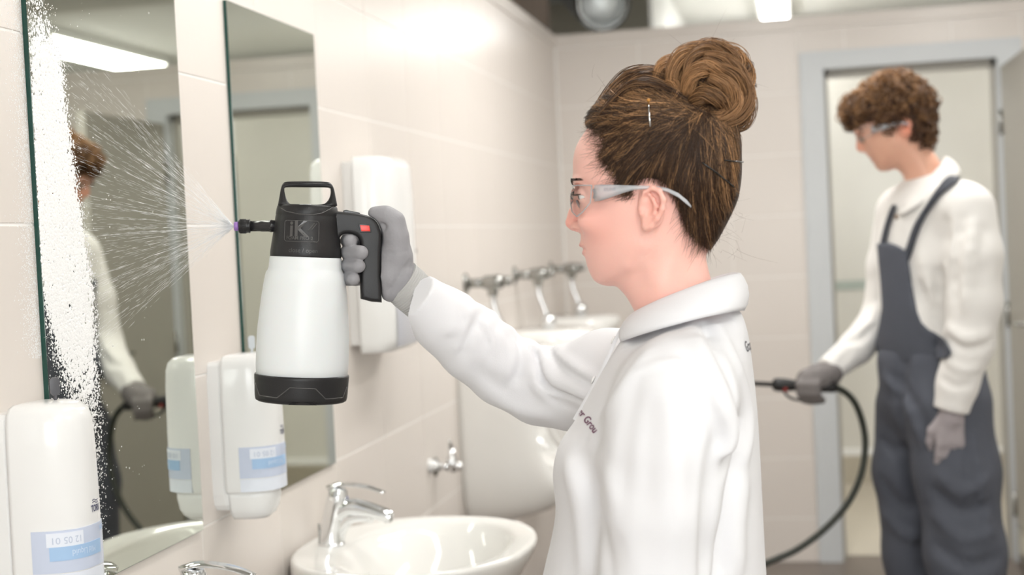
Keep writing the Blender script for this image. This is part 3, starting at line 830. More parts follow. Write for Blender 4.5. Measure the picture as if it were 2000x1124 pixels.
def flush():
    t = thing('flush_valve', 'x', 'flush valve', (0, 0, 1.3), 'urinal flush valves')
    z = 1.325
    revolve('flange', [(0, 0.034), (0.006, 0.032), (0.012, 0.018), (0.012, 0)], (TT, 0, z), (1, 0, z), M_CHROMED, t, n=22)
    sweep('inlet', [(TT, 0, z), (0.07, 0, z)], 0.015, M_CHROMED, t, n=14)
    revolve('valve_body', [(0, 0.015), (0.01, 0.022), (0.05, 0.024), (0.065, 0.020), (0.07, 0.0)], (0.055, 0, z), (1, 0, z), M_CHROMED, t, n=20)
    revolve('push_button', [(0, 0.016), (0.022, 0.016), (0.026, 0.012), (0.026, 0)], (0.122, 0, z + 0.003), (1, 0, z + 0.003), M_CHROMED, t, n=18)
    revolve('union_nut', [(0, 0.013), (0.002, 0.019), (0.026, 0.019), (0.028, 0.013), (0.028, 0)], (0.088, 0, z - 0.015), (0.088, 0, z - 1), M_CHROMED, t, n=6, smooth=False)
    sweep('flush_pipe', catmull([(0.088, 0, z - 0.04), (0.090, 0, z - 0.075), (0.105, 0, z - 0.12), (0.118, 0, z - 0.165), (0.12, 0, z - 0.195)], 6), 0.0105, M_CHROME, t, n=14)
    revolve('spreader', [(0, 0.010), (0.006, 0.024), (0.02, 0.029), (0.04, 0.026), (0.052, 0.012), (0.052, 0)], (0.12, 0, 1.127), (0.12, 0, 2), M_CHROME, t, n=22)
    return t
u0, f0 = urinal(), flush()
for i, (y, w) in enumerate(((4.374, 'nearest the washbasins'), (5.160, 'in the middle of the row'), (5.938, 'in the corner of the room'))):
    u = u0 if i == 0 else copy_tree(u0); f = f0 if i == 0 else copy_tree(f0)
    u.location.y = y; f.location.y = y
    u['label'] = 'white ceramic wall urinal %s' % w
    f['label'] = 'chrome urinal flush valve with a bent pipe, %s' % w
# ================================================================== foam sprayer
BD = 2.10                                            # distance along the view axis
_d0 = ray(590, 590); SB = CAM + _d0 * BD             # a point on the bottle's axis
_n = np.array([CAM[0] - SB[0], CAM[1] - SB[1], 0.0]); SN = _n / np.linalg.norm(_n)     # towards the photographer
def S(px, py, dep=0.0):
    """pixel -> point on the upright plane through the sprayer, dep metres nearer the photographer"""
    d = ray(px, py); q = SB + SN * dep
    return CAM + d * (((q - CAM) @ SN) / (d @ SN))
A1, A0 = S(600.5, 400), S(588, 783)                  # axis, top and bottom
SU = (A1 - A0); SH = np.linalg.norm(SU); SU /= SH
SR = np.cross(SN, SU) * -1.0; SR /= np.linalg.norm(SR)
if SR @ (S(700, 500) - S(600, 500)) < 0: SR = -SR
SF = np.cross(SR, SU); SF = SF if SF @ SN > 0 else -SF
PXM = np.linalg.norm(S(700, 590) - S(600, 590)) / 100.0     # metres per pixel on that plane
def hgt(py): return (783 - py) * SH / 383.0
M_TANK = mat('translucent_white_tank', (0.80, 0.83, 0.835), 0.33, var=0.02, sss=0.1)
M_RED = mat('red_switch', (0.80, 0.035, 0.02), 0.25, var=0.05)
M_PURPLE = mat('purple_nozzle', (0.32, 0.17, 0.50), 0.35, var=0.05)
M_EMB = mat('embossed_black', (0.085, 0.082, 0.08), 0.25)
M_WTAB = mat('white_tab', (0.82, 0.85, 0.85), 0.3)
sp = thing('foam_sprayer', 'hand-held foam sprayer with a white tank and black pistol grip, held by the woman', 'spray bottle', tuple(A0))

def srev(name, prof, m, n=72, parent=sp, **k):
    return revolve(name, [(hgt(y), r * PXM) for y, r in prof], A0, A1, m, parent, n=n, **k)
srev('tank', [(738, 60), (736, 84), (732, 89.0), (715, 90.2), (680, 90.5), (645, 89.5), (610, 86.5), (580, 83.5), (550, 79.5), (534, 76.5), (529, 73.2), (524, 71.5), (512, 70.5), (505, 70), (501, 68), (500, 40)], M_TANK)
foot = srev('foot_ring', [(783, 50), (783.5, 84), (781, 88.5), (776, 89.8), (768, 90.6), (754, 91.2), (738, 92.2), (734, 92.4), (731, 91.6), (730.5, 88)], M_BLACK)
cap = srev('cap', [(502, 60), (503, 68.5), (500, 69.3), (494, 69.3), (480, 67.8), (455, 64.5), (435, 62.2), (424, 61.2), (422, 60.4), (420, 61.0), (412, 60.0), (405, 58.4), (402.5, 57.0), (401.5, 54), (401, 20)], M_BLACK)
def rad(py, tab):
    ys = [p[0] for p in tab]; return np.interp(py, ys, [p[1] for p in tab])
TAB = [(422, 60.4), (435, 62.2), (455, 64.5), (480, 67.8), (500, 69.3)]
TABF = [(731, 91.8), (754, 91.3), (768, 90.7), (776, 89.9), (783, 88)]
def on_cyl(px, py, tab, off):
    """point on the round wall, as seen at horizontal offset px (pixels right of the axis)"""
    r = rad(py, tab); a = np.arcsin(np.clip(np.asarray(px) / r, -1, 1)); R = (r * PXM + off)
    return A0 + np.outer(hgt(np.asarray(py)) if np.ndim(py) else np.full(np.shape(px), hgt(py)), SU) + np.outer(np.sin(a) * R, SR) + np.outer(np.cos(a) * R, SF)
def cyl_line(name, pts, tab, r, m, parent):
    P = []
    for (a, b) in zip(pts[:-1], pts[1:]):
        n = max(2, int(math.hypot(b[0] - a[0], b[1] - a[1]) / 3))
        for i in range(n): P.append((a[0] + (b[0] - a[0]) * i / n, a[1] + (b[1] - a[1]) * i / n))
    P.append(pts[-1]); P = np.array(P)
    return sweep(name, on_cyl(P[:, 0], P[:, 1], tab, 0.0), r, m, parent, n=6)
# moulded line and notch of the foot ring
cyl_line('foot_line', [(-88, 748), (-80, 770), (-46, 771), (-22, 750), (26, 751), (46, 771), (80, 771), (87, 752)], TABF, 0.0009, M_EMB, foot)
NV = on_cyl(np.array([-24, -17, 22, 29]), np.array([783.0, 777.5, 777.5, 783.0]), TABF, 0.0016)
NV2 = on_cyl(np.array([-24, -17, 22, 29]), np.array([783.0, 777.5, 777.5, 783.0]), TABF, -0.006)
mesh('foot_notch', np.vstack([NV, NV2]), [(0, 1, 2, 3), (4, 7, 6, 5), (0, 4, 5, 1), (1, 5, 6, 2), (2, 6, 7, 3), (3, 7, 4, 0)], M_BLACKG, foot)
for a in np.linspace(0, 2 * pi, 5)[:-1]: pass
# raised lettering
def cyl_text(name, body, size_px, cx, cy, bold=0.0, off=0.0006, m=M_EMB):
    V, F = text_data(body, size_px * PXM, 0.0, 3, bold)
    x = V[:, 0] / PXM + cx; y = cy - V[:, 1] / PXM
    # arc length along the wall is not foreshortened, so turn it into an angle
    r = rad(y, TAB); a = x / r; R = r * PXM + off
    P = A0 + np.outer(hgt(y), SU) + np.outer(np.sin(a) * R, SR) + np.outer(np.cos(a) * R, SF)
    mesh(name, P, F, m, cap)
cyl_text('logo', 'iK', 42, -16, 450, 0.0007)
cyl_text('model_name', 'FOAM PRO 2', 9.2, -14, 466.5, 0.0001)
cyl_text('open_close', '◄ close / open ►'.replace('◄ ', '').replace(' ►', ''), 11.5, -6, 490, 0.0)
fx = [(-39, 433), (20, 433), (23, 436), (23, 470), (20, 473), (-39, 473), (-42, 470), (-42, 436), (-39, 433)]
cyl_line('logo_frame', fx, TAB, 0.0006, M_EMB, cap)
for k in (0, 1): cyl_line('logo_stroke', [(2 + 7 * k, 452 - 2 * k), (14 + 5 * k, 437)], TAB, 0.0007, M_EMB, cap)

# pump handle on top: a closed loop
def sprism(name, px, dep0, dep1, m, parent, bevel, seg=3, smooth=True):
    o = S(0, 0) * 0
    P = np.array([S(*p) for p in px]); c = A0
    q = [((p - c) @ SR, (p - c) @ SU) for p in P]
    return prism(name, q, c, SR, SU, SF, dep0, dep1, m, parent, bevel, seg, smooth)
outer = catmull([(543, 402), (546, 385), (549, 368), (553, 359), (562, 355.5), (600, 355), (637, 356), (647, 360), (652, 370), (655, 385), (658.5, 404)], 6)
inner = catmull([(557, 380), (555.5, 370), (560, 366), (600, 366), (640, 366.5), (645.5, 370), (645, 382), (639, 394), (628, 400), (600, 401), (572, 400.5), (562, 394)], 6, closed=True)
# loop built as a band between the two outlines
def band(name, out_px, in_px, d0, d1, m, parent):
    n = 120
    def resample(P, closed):
        P = np.vstack([P, P[:1]]) if closed else P
        L = np.r_[0, np.cumsum(np.linalg.norm(np.diff(P, axis=0), axis=1))]
        t = np.linspace(0, L[-1], n + 1)[:-1]
        return np.stack([np.interp(t, L, P[:, 0]), np.interp(t, L, P[:, 1])], 1)
    c = np.array([600.0, 380.0])
    def polar(P, closed):
        Q = resample(P, True)
        return Q
    Q0 = np.vstack([out_px, [(640, 405), (600, 405.5), (560, 404)]]); 
    ang = np.linspace(-pi, pi, n + 1)[:-1]
    def cast(P):
        P = np.vstack([P, P[:1]]); out = []
        for a in ang:
            d = np.array([cos(a), sin(a)]); best = None
            for i in range(len(P) - 1):
                e = P[i + 1] - P[i]; den = d[0] * e[1] - d[1] * e[0]
                if abs(den) < 1e-9: continue
                w = P[i] - c
                t = (w[0] * e[1] - w[1] * e[0]) / den; s_ = (w[0] * d[1] - w[1] * d[0]) / den
                if t > 0 and -1e-6 <= s_ <= 1 + 1e-6 and (best is None or t > best): best = t
            out.append(c + d * best)
        return np.array(out)
    O, I = cast(Q0), cast(np.asarray(in_px))
    M1, M2 = O * 0.82 + I * 0.18, O * 0.18 + I * 0.82
    rings = []
    def lift(P, f):
        r = []
        for p in P:
            q = S(*p)
            s_ = (q - A0) @ SR; u_ = (q - A0) @ SU
            w = d1 * (0.45 + 0.55 * np.clip((p[1] - 356) / 46, 0, 1))        # widens towards the cap
            r.append(A0 + SR * s_ + SU * u_ + SF * (w * f))
        return r
    rings = [lift(O, 0.75), lift(M1, 1.0), lift(M2, 1.0), lift(I, 0.7), lift(I, -0.7), lift(M2, -1.0), lift(M1, -1.0), lift(O, -0.75), lift(O, 0.75)]
    o = loft(name, rings, m, parent, cap0=False, cap1=False)
    return o
band('pump_handle', outer, inner, 0, 0.024, M_BLACK, sp)
sweep('handle_bar_edge', [S(553, 361, 0.011), S(600, 359, 0.0115), S(646, 361, 0.011)], 0.0016, M_BLACKG, sp, n=8)
sprism('safety_tab', [(585, 401), (607.5, 401), (605, 414), (588, 414)], 0.034, 0.0405, M_WTAB, sp, 0.0008)
sprism('tab_slot', [(592, 414), (600, 414), (600, 418), (592, 418)], 0.035, 0.0435, M_BLACKG, sp, 0.0004)
cyl_line('cap_scallop', [(-52, 409), (-40, 416), (-16, 420.5), (10, 421), (28, 417), (44, 408), (50, 402)], [(402, 57.4), (420, 61.4)], 0.0008, M_EMB, cap)

# pistol grip
grip = catmull([(640, 413), (657, 413.5), (675, 415), (700, 418), (720, 423), (734, 433), (741, 446), (744.5, 462), (743, 490), (742.5, 530), (744, 565), (745, 591)], 4).tolist() + \
       catmull([(725, 589.5), (704.5, 584)], 3).tolist() + catmull([(703.5, 560), (704, 520), (704.5, 490), (703, 472), (697, 462), (686, 457.5), (673, 457.5), (665.5, 462), (661, 470), (658, 480), (640, 480)], 4).tolist()
gr = sprism('pistol_grip', grip, -0.0165, 0.0165, M_BLACK, sp, 0.006, 4)
sprism('trigger', [(670, 416), (671, 411.5), (676, 410.5), (702, 416), (704, 420), (690, 420)], -0.009, 0.009, M_BLACKG, sp, 0.001)
bz = sprism('switch_frame', [(700, 438), (722, 439.5), (724.5, 455), (702.5, 455)], 0.013, 0.0178, M_BLACKG, sp, 0.0006)
sprism('lock_switch', [(702, 440.5), (720, 441.5), (722, 452.5), (704.5, 452.5)], 0.0165, 0.0192, M_RED, bz, 0.0008)
cyl_line('grip_seam', [(57, 416), (56, 424)], TAB, 0.0007, M_EMB, cap)
# lance and nozzle
N0, N1 = S(548, 441.5), S(457, 442.5); NA = (N1 - N0) / np.linalg.norm(N1 - N0)
def nrev(name, prof, m, n=40, parent=sp):
    return revolve(name, [(((548 - x) / 91.0) * np.linalg.norm(N1 - N0), r * PXM) for x, r in prof], N0, N1, m, parent, n=n)
nrev('lance', [(548, 10), (532, 11.8), (530.5, 12.3), (527, 12.3), (526.5, 11.2), (509, 11.0), (508.5, 10.4), (487, 10.2), (487, 4)], M_BLACKG)
kn = nrev('nozzle_ring', [(489, 6), (489, 12.6), (487, 13.6), (484, 12.8), (481, 13.6), (468, 13.2), (466, 12.0), (466, 5)], M_BLACK)
for i in range(28):
    a = 2 * pi * i / 28
    w = np.cross(NA, SU); w /= np.linalg.norm(w); v = np.cross(w, NA)
    p = SU * 0
    c0 = N0 + NA * ((548 - 480.5) / 91.0 * np.linalg.norm(N1 - N0)); c1 = N0 + NA * ((548 - 468.5) / 91.0 * np.linalg.norm(N1 - N0))
    o_ = (w * cos(a) + v * sin(a)) * 13.3 * PXM
    if i == 0: pass
    sweep('rib', [c0 + o_, c1 + o_ * 0.985], 0.0007, M_BLACK, kn, n=5)
nrev('nozzle_tip', [(467, 4), (467, 9.2), (459, 8.8), (457, 7.5), (457, 3), (461, 2)], M_PURPLE)
NOZ = N0 + NA * np.linalg.norm(N1 - N0)

# ================================================================== foam on the mirror and the spray fan
M_FOAM = mat('white_foam', (0.93, 0.93, 0.92), 0.6, var=0.03, vscale=200)
FX = MX + 0.0002
def foam_w(px, py):
    """cover of foam 0..1 at a point of the wall, given by where it was measured"""
    y = py
    right = np.interp(y, [-40, 60, 120, 240, 350, 450, 560, 700, 800, 900, 1060], [75, 100, 120, 134, 148, 165, 181, 190, 196, 200, 208])
    left = np.interp(y, [-40, 60, 120, 400, 560, 640, 760, 900, 1060], [50, 55, 58, 70, 78, 98, 130, 150, 190])
    sr = np.interp(y, [-40, 120, 450, 700, 1060], [16, 8, 9, 9, 14]); slf = np.interp(y, [-40, 400, 560, 700, 1060], [10, 6, 9, 16, 20])
    a = 1 / (1 + np.exp((px - right) / sr * 2.2)); b = 1 / (1 + np.exp((left - px) / slf * 2.2))
    core = a * b * np.interp(y, [-60, 30, 130, 640, 760, 860, 980, 1080], [0.15, 0.45, 1.0, 1.0, 0.75, 0.40, 0.16, 0.08])
    return core
cand = 90000
cx = rng.uniform(44, 330, cand); cy = rng.uniform(-60, 1060, cand)
cov = foam_w(cx, cy)
halo = 0.022 * np.exp(-np.maximum(cx - 200, 0) / 60.0)
keep = rng.uniform(size=cand) < np.clip(cov * 1.1 + halo * 0.6 * 0.35, 0, 1)
cx, cy, cov = cx[keep], cy[keep], cov[keep]
pts = np.array([onX(a, b, FX) for a, b in zip(cx, cy)])
ok = (pts[:, 1] > 1.8165) & (pts[:, 1] < 2.300) & (pts[:, 2] > 0.98) & (pts[:, 2] < 1.924)
pts, cov = pts[ok], cov[ok]
r = (0.0006 + 0.0014 * rng.uniform(size=len(pts)) ** 2) * (0.65 + 1.0 * cov + 1.6 * np.clip(cov - 0.6, 0, 1))
def flecks(pts, r, flat=0.55):
    """little domes of foam: a hexagon and an apex"""
    n = len(pts); k = 6
    ang = rng.uniform(0, 6.28, n)[:, None] + np.arange(k) * 2 * pi / k
    st = rng.uniform(0.7, 1.5, n)[:, None]
    V = np.zeros((n, k + 1, 3))
    V[:, :k, 0] = pts[:, None, 0]
    V[:, :k, 1] = pts[:, None, 1] + np.cos(ang) * r[:, None] * (1 / st)
    V[:, :k, 2] = pts[:, None, 2] + np.sin(ang) * r[:, None] * st
    V[:, k] = pts; V[:, k, 0] += r * flat
    b = np.arange(n)[:, None] * (k + 1)
    F = np.stack([b + np.arange(k), b + (np.arange(k) + 1) % k, b + np.full(k, k)], -1).reshape(-1, 3)
    return V.reshape(-1, 3), F
V, F = flecks(pts, r)
tag(nmesh('foam', V, F, M_FOAM), 'white foam coating the near edge of the mirror in a streak', 'foam', kind='stuff')
# overspray on the tiles beside the mirror
c2 = 5200
cx = 47 - np.abs(rng.normal(0, 16, c2)); cy = rng.uniform(-40, 700, c2) ; cx = cx + (cy) * 0.05
pts = np.array([onX(a, b, TT + 0.0002) for a, b in zip(cx, cy)])
ok = (pts[:, 1] < 1.8135) & (pts[:, 2] < 2.2)
V, F = flecks(pts[ok], 0.0004 + 0.0007 * rng.uniform(size=ok.sum()), 0.35)
tag(nmesh('overspray', V, F, M_FOAM), 'fine white overspray speckling the tiles left of the mirror', 'foam', kind='stuff')

# spray: thousands of streaking droplets leaving the nozzle towards the mirror
nd = 9000
tgt_px = np.stack([rng.normal(112, 34, nd), rng.uniform(60, 760, nd)], 1)
tgt = np.array([onX(a, b, MX) for a, b in tgt_px])
jet = (rng.uniform(size=nd) ** 3 * 60).astype(int)        # droplets gather in jets
dirv = tgt - NOZ; Ld = np.linalg.norm(dirv, axis=1); dirv /= Ld[:, None]
# snap most of them to discrete jets
nj = 90
jd = dirv[rng.integers(0, nd, nj)]
sel = rng.integers(0, nj, nd); mixj = rng.uniform(size=nd) < 0.75
d2 = np.where(mixj[:, None], jd[sel] + rng.normal(0, 0.0025, (nd, 3)), dirv); d2 /= np.linalg.norm(d2, axis=1)[:, None]
tmax = (NOZ[0] - MX - 0.008) / -d2[:, 0]
tt = tmax * rng.uniform(size=nd) ** 3.0
ln = 0.004 + 0.010 * rng.uniform(size=nd)
ln = np.minimum(ln, np.maximum(tmax - tt - 0.001, 0.0005))
rr = 0.00006 + 0.00008 * rng.uniform(size=nd)
P0 = NOZ + d2 * tt[:, None]; P1 = P0 + d2 * ln[:, None]
Pm = (P0 + P1) / 2
PP = np.stack([P0, Pm, P1], 1); RR = np.stack([rr * 0.3, rr, rr * 0.3], 1)
V, F = tubes(PP, RR, 3)
M_DROP = mat('spray_droplets', (0.95, 0.96, 0.97), 0.35, var=0.01)
tag(nmesh('spray', V, F, M_DROP), 'fan of white spray droplets between the nozzle and the mirror', 'spray', kind='stuff')
# ================================================================== the woman
YW = 1.85                                   # plane of symmetry of her head and trunk
def P2(px, py, Y=YW):
    p = onY(px, py, Y); return (p[0], p[2])
def W3(px, py, dy=0.0):
    """point of the upright plane dy metres nearer the photographer than her middle"""
    return onY(px, py, YW - dy)
def poly_px(lst, n=5, Y=YW, closed=True):
    q = catmull(lst, n, closed); return np.array([P2(a, b, Y) for a, b in q])
def head_rule(W0):
    return W0
M_SKIN = mat('skin', (0.92, 0.54, 0.46), 0.42, attr='Col', var=0.05, vscale=40, sss=0.22, bump=0.00015, bscale=500)
M_WSHIRT = mat('white_cotton', (0.78, 0.78, 0.80), 0.75, var=0.02, vscale=30, bump=0.00025, bscale=900)
M_EYE = mat('eye_white', (0.80, 0.78, 0.75), 0.15, attr='Col')
M_LASH = mat('dark_hair_lash', (0.03, 0.018, 0.012), 0.5)
M_HAIR = mat('hair_strands', (1.0, 1.0, 1.0), 0.42, attr='Col', spec=0.38)
M_HCAP = mat('hair_under_layer', (0.060, 0.034, 0.020), 0.55, var=0.4, vscale=60, bump=0.002, bscale=90)
wo = thing('person', 'woman in a white polo shirt with a hair bun, spraying foam at the mirror', 'person', (0.93, YW, 0.0))

# ---- head and neck
head_px = [(1141, 262), (1127, 286), (1121, 311), (1120.5, 335), (1121, 352), (1126, 368), (1131, 385), (1133, 410), (1135, 440), (1135, 455), (1135, 466), (1134, 476), (1133.5, 482), (1139, 487),
           (1140, 491), (1139.5, 496), (1143.5, 503), (1145, 510), (1148, 522), (1153, 535), (1160, 547), (1171, 555), (1186, 559), (1203, 560), (1214, 569), (1226, 584), (1240, 610), (1250, 640), (1250, 700), (1250, 760),
           (1440, 760), (1418, 680), (1402, 600), (1391, 555), (1382, 520), (1380, 498), (1394, 465), (1412, 425), (1428, 375), (1432, 310), (1418, 250), (1375, 205), (1310, 182), (1245, 188), (1195, 210), (1160, 238)]
hp = poly_px(head_px, 4)
zc = lambda py: P2(1250, py)[1]
def Whead(X, Z):
    w = np.interp(Z, [zc(760), zc(640), zc(590), zc(560), zc(530), zc(480), zc(430), zc(380), zc(320), zc(240), zc(180)],
                  [0.062, 0.054, 0.053, 0.053, 0.056, 0.063, 0.069, 0.0735, 0.076, 0.074, 0.066])
    # jaw and mouth are narrower than the back of the head
    fx = np.clip((X - P2(1120, 450)[0]) / 0.10, 0, 1)
    jaw = np.interp(Z, [zc(600), zc(560), zc(500), zc(400), zc(330)], [1.0, 0.80, 0.86, 0.95, 1.0])
    return w * (jaw + (1 - jaw) * fx)
hf = Field((P2(1085, 400)[0] - 0.02, YW - 0.105, zc(755)), (P2(1470, 400)[0], YW + 0.105, zc(150)), 0.00165)
hf.inflate(hp, YW, 0.068, Whead, k=0.001, soft=4)
def both(fn, p, *a, **k):
    """a feature on the near and on the far side of the head"""
    p = np.asarray(p, float); q = p.copy(); q[..., 1] = 2 * YW - q[..., 1]
    fn(p, *a, **k); fn(q, *a, **k)
# nose
hf.cone(W3(1131, 376), W3(1121, 418), 0.0052, 0.0066, 0.010)
hf.cone(W3(1121, 418), W3(1117.5, 434.5), 0.0066, 0.0090, 0.006)
both(lambda p: hf.ell(p, (0.010, 0.0065, 0.0075), 0.004), W3(1130, 443.5, 0.0105))
hf.cone(W3(1122, 444), W3(1138, 451), 0.0048, 0.003, 0.005)
both(lambda p: hf.ell(p, (0.0058, 0.0036, 0.0030), 0.0015, 'cut'), W3(1123.5, 450, 0.0125))
hf.ridge([W3(1141, 433, 0.0185), W3(1146, 447, 0.020), W3(1146, 458, 0.021)], -0.0016, 0.005)
hf.ridge([W3(1141, 433, -0.0185), W3(1146, 447, -0.020), W3(1146, 458, -0.021)], -0.0016, 0.005)
# brows, sockets, lids
both(lambda p: hf.ell(p, (0.008, 0.018, 0.0050), 0.012), W3(1133, 356, 0.024))
both(lambda p: hf.ell(p, (0.013, 0.016, 0.0105), 0.012, 'cut'), W3(1125, 381, 0.031))
EYE = W3(1146.5, 381.5, 0.031); ER = 0.0118
both(lambda p: hf.ell(p, (ER + 0.0014,) * 3, 0.004), EYE)
# slit between the lids
both(lambda p: hf.ell(p, (0.020, 0.0125, 0.0026), 0.0015, 'cut'), EYE + np.array([-0.012, -0.0015, -0.0022]))
# cheekbone, lips, chin
both(lambda p: hf.ell(p, (0.020, 0.012, 0.013), 0.02), W3(1160, 432, 0.044))
hf.ridge([W3(1139, 486.5, 0.022), W3(1136, 486, 0.012), W3(1134, 486.5, 0), W3(1136, 486, -0.012), W3(1139, 486.5, -0.022)], -0.0042, 0.0024)
hf.ridge([W3(1152, 488, 0.024), W3(1143, 486.5, 0.018)], -0.0022, 0.0028)
hf.ridge([W3(1140, 480.5, 0.017), W3(1135, 479, 0.006), W3(1135, 479, -0.006), W3(1140, 480.5, -0.017)], 0.0010, 0.0035)
hf.ridge([W3(1143, 493, 0.014), W3(1140, 493, 0), W3(1143, 493, -0.014)], 0.0012, 0.004)
# jaw line and throat muscle
hf.ridge([W3(1190, 552, 0.036), W3(1225, 522, 0.050), W3(1250, 480, 0.060)], 0.0026, 0.010)
hf.ridge([W3(1205, 572, 0.034), W3(1240, 540, 0.050), W3(1262, 505, 0.058)], -0.0030, 0.012)
hf.ridge([W3(1330, 480, 0.056), W3(1290, 560, 0.052), W3(1262, 640, 0.040)], 0.0022, 0.012)
# ear
def ear(s):
    def E(px, py, d): 
        p = onY(px, py, YW - d); 
        if s < 0: p = np.array([p[0], 2 * YW - p[1], p[2]])
        return p
    hf.ell(E(1273, 402, 0.077), (0.0165, 0.0050, 0.0290), 0.006, rot=None)
    hf.chain([E(1256, 418, 0.074), E(1254, 395, 0.078), E(1260, 376, 0.083), E(1274, 367, 0.0865), E(1288, 373, 0.0885), E(1296, 390, 0.0885), E(1294, 408, 0.087), E(1284, 427, 0.084), E(1272, 441, 0.080), E(1263, 446, 0.076)],
             [0.0026, 0.0028, 0.0030, 0.0032, 0.0033, 0.0034, 0.0033, 0.0034, 0.0040, 0.0036], 0.003)
    hf.ell(E(1264, 440, 0.077), (0.0065, 0.0046, 0.0075), 0.004)
    hf.chain([E(1268, 382, 0.083), E(1276, 390, 0.0855), E(1281, 402, 0.0855), E(1277, 416, 0.083), E(1268, 426, 0.080)], [0.0022, 0.0026, 0.0027, 0.0026, 0.002], 0.003)
    hf.ell(E(1264, 410, 0.086), (0.0060, 0.0060, 0.0090), 0.003, 'cut')
    hf.ell(E(1262, 388, 0.087), (0.0042, 0.0050, 0.0050), 0.003, 'cut')
    hf.cone(E(1252, 408, 0.077), E(1254, 417, 0.079), 0.0036, 0.0040, 0.003)
ear(1); ear(-1)
V, F = hf.mesh()
V = relax(V, F, 1, 0.4)
# natural colouring: lips, cheeks, nose and ears redder
col = np.ones((len(V), 3))
def tint(c, r, rgb, a):
    d = np.linalg.norm((V - np.asarray(c)) / np.asarray(r), axis=1); w = (a * np.exp(-d ** 2))[:, None]
    col[:] = col * (1 - w) + np.asarray(rgb) * w
for s in (1, -1):
    q = lambda px, py, d: W3(px, py, d * s)
    tint(q(1165, 440, 0.05), (0.03, 0.03, 0.025), (0.97, 0.80, 0.78), 0.6)
    tint(q(1275, 405, 0.085), (0.02, 0.012, 0.03), (0.98, 0.78, 0.74), 0.7)
    tint(q(1137, 480, 0.006), (0.006, 0.012, 0.0035), (0.80, 0.45, 0.45), 0.75)
    tint(q(1141, 493, 0.006), (0.006, 0.011, 0.0045), (0.82, 0.47, 0.47), 0.75)
tint(W3(1112, 436), (0.012, 0.014, 0.012), (0.96, 0.70, 0.66), 0.8)
body = nmesh('body', V, F, M_SKIN, wo, col=col)
BN = np.zeros(len(V) * 3, np.float32); body.data.vertices.foreach_get('normal', BN); BN = BN.reshape(-1, 3)
BV = V

# eyes
for s in (1, -1):
    c = EYE.copy()
    if s < 0: c[1] = 2 * YW - c[1]
    n = 28; rings = []; cols = []
    look = np.array([-0.97, -0.05 * s, -0.22]); look /= np.linalg.norm(look)
    u = np.cross(look, (0, 0, 1)); u /= np.linalg.norm(u); v = np.cross(u, look)
    for i in range(1, 20):
        a = pi * i / 20
        cc = (0.015, 0.012, 0.010) if a < 0.22 else ((0.16, 0.10, 0.05) if a < 0.48 else (1, 1, 1))
        for j in range(n):
            b = 2 * pi * j / n
            rings.append(c + ER * (look * cos(a) + (u * cos(b) + v * sin(b)) * sin(a))); cols.append(cc)
    Fq = [(i * n + j, i * n + (j + 1) % n, (i + 1) * n + (j + 1) % n, (i + 1) * n + j) for i in range(18) for j in range(n)]
    rings.append(c + look * ER); cols.append((0.015, 0.012, 0.01))
    Fq += [(len(rings) - 1, (j + 1) % n, j) for j in range(n)]
    o = mesh('eye', rings, Fq, M_EYE, wo, True, np.array(cols)); fixn(o.data)
# lashes and eyebrows
def strands(name, P, R, m, parent, col=None, n=3):
    V, F = tubes(P, R, n)
    c = None if col is None else np.repeat(col, P.shape[1] * n, axis=0)
    return nmesh(name, V, F, m, parent, col=c)
for s in (1, -1):
    ec = EYE.copy(); ec[1] = YW + (ec[1] - YW) * s
    Pl = []
    for i in range(34):
        a = -1.1 + 2.2 * i / 33
        b0 = ec + np.array([-(ER + 0.0015) * cos(a), (ER + 0.0015) * sin(a) * -s * 1.0, 0.0016])
        d = np.array([-cos(a), -s * sin(a), 0.0])
        Pl.append([b0, b0 + d * 0.0035 + (0, 0, -0.0012), b0 + d * 0.0065 + (0, 0, -0.0006), b0 + d * 0.0085 + (0, 0, 0.0012)])
    Pl = np.array(Pl); strands('eyelashes', Pl, np.tile([0.0004, 0.00035, 0.00025, 0.0001], (len(Pl), 1)), M_LASH, wo)
    Pb = []
    for i in range(240):
        f = rng.uniform(); base = np.interp(f, [0, 1], [0, 1])
        yl = 0.009 + 0.040 * f; zl = zc(353 - 7 * sin(f * 2.3) + rng.normal(0, 2.4) * (1 - 0.65 * f))
        nb = np.where((np.abs(BV[:, 1] - (YW - s * yl)) < 0.0014) & (np.abs(BV[:, 2] - zl) < 0.0014) & (BV[:, 0] < EYE[0] + 0.03))[0]
        if not len(nb): continue
        k = nb[BV[nb, 0].argmin()]; p = BV[k]
        d = np.array([0.45, -s * 0.7, 0.35 - 0.5 * f]); d /= np.linalg.norm(d)
        nn = BN[k]; d = d - nn * (d @ nn); d /= np.linalg.norm(d) + 1e-9
        Pb.append([p, p + d * 0.003 + nn * 0.0011, p + d * 0.0060 + nn * 0.0013])
    Pb = np.array(Pb); strands('eyebrow', Pb, np.tile([0.0006, 0.0006, 0.0002], (len(Pb), 1)), M_LASH, wo)

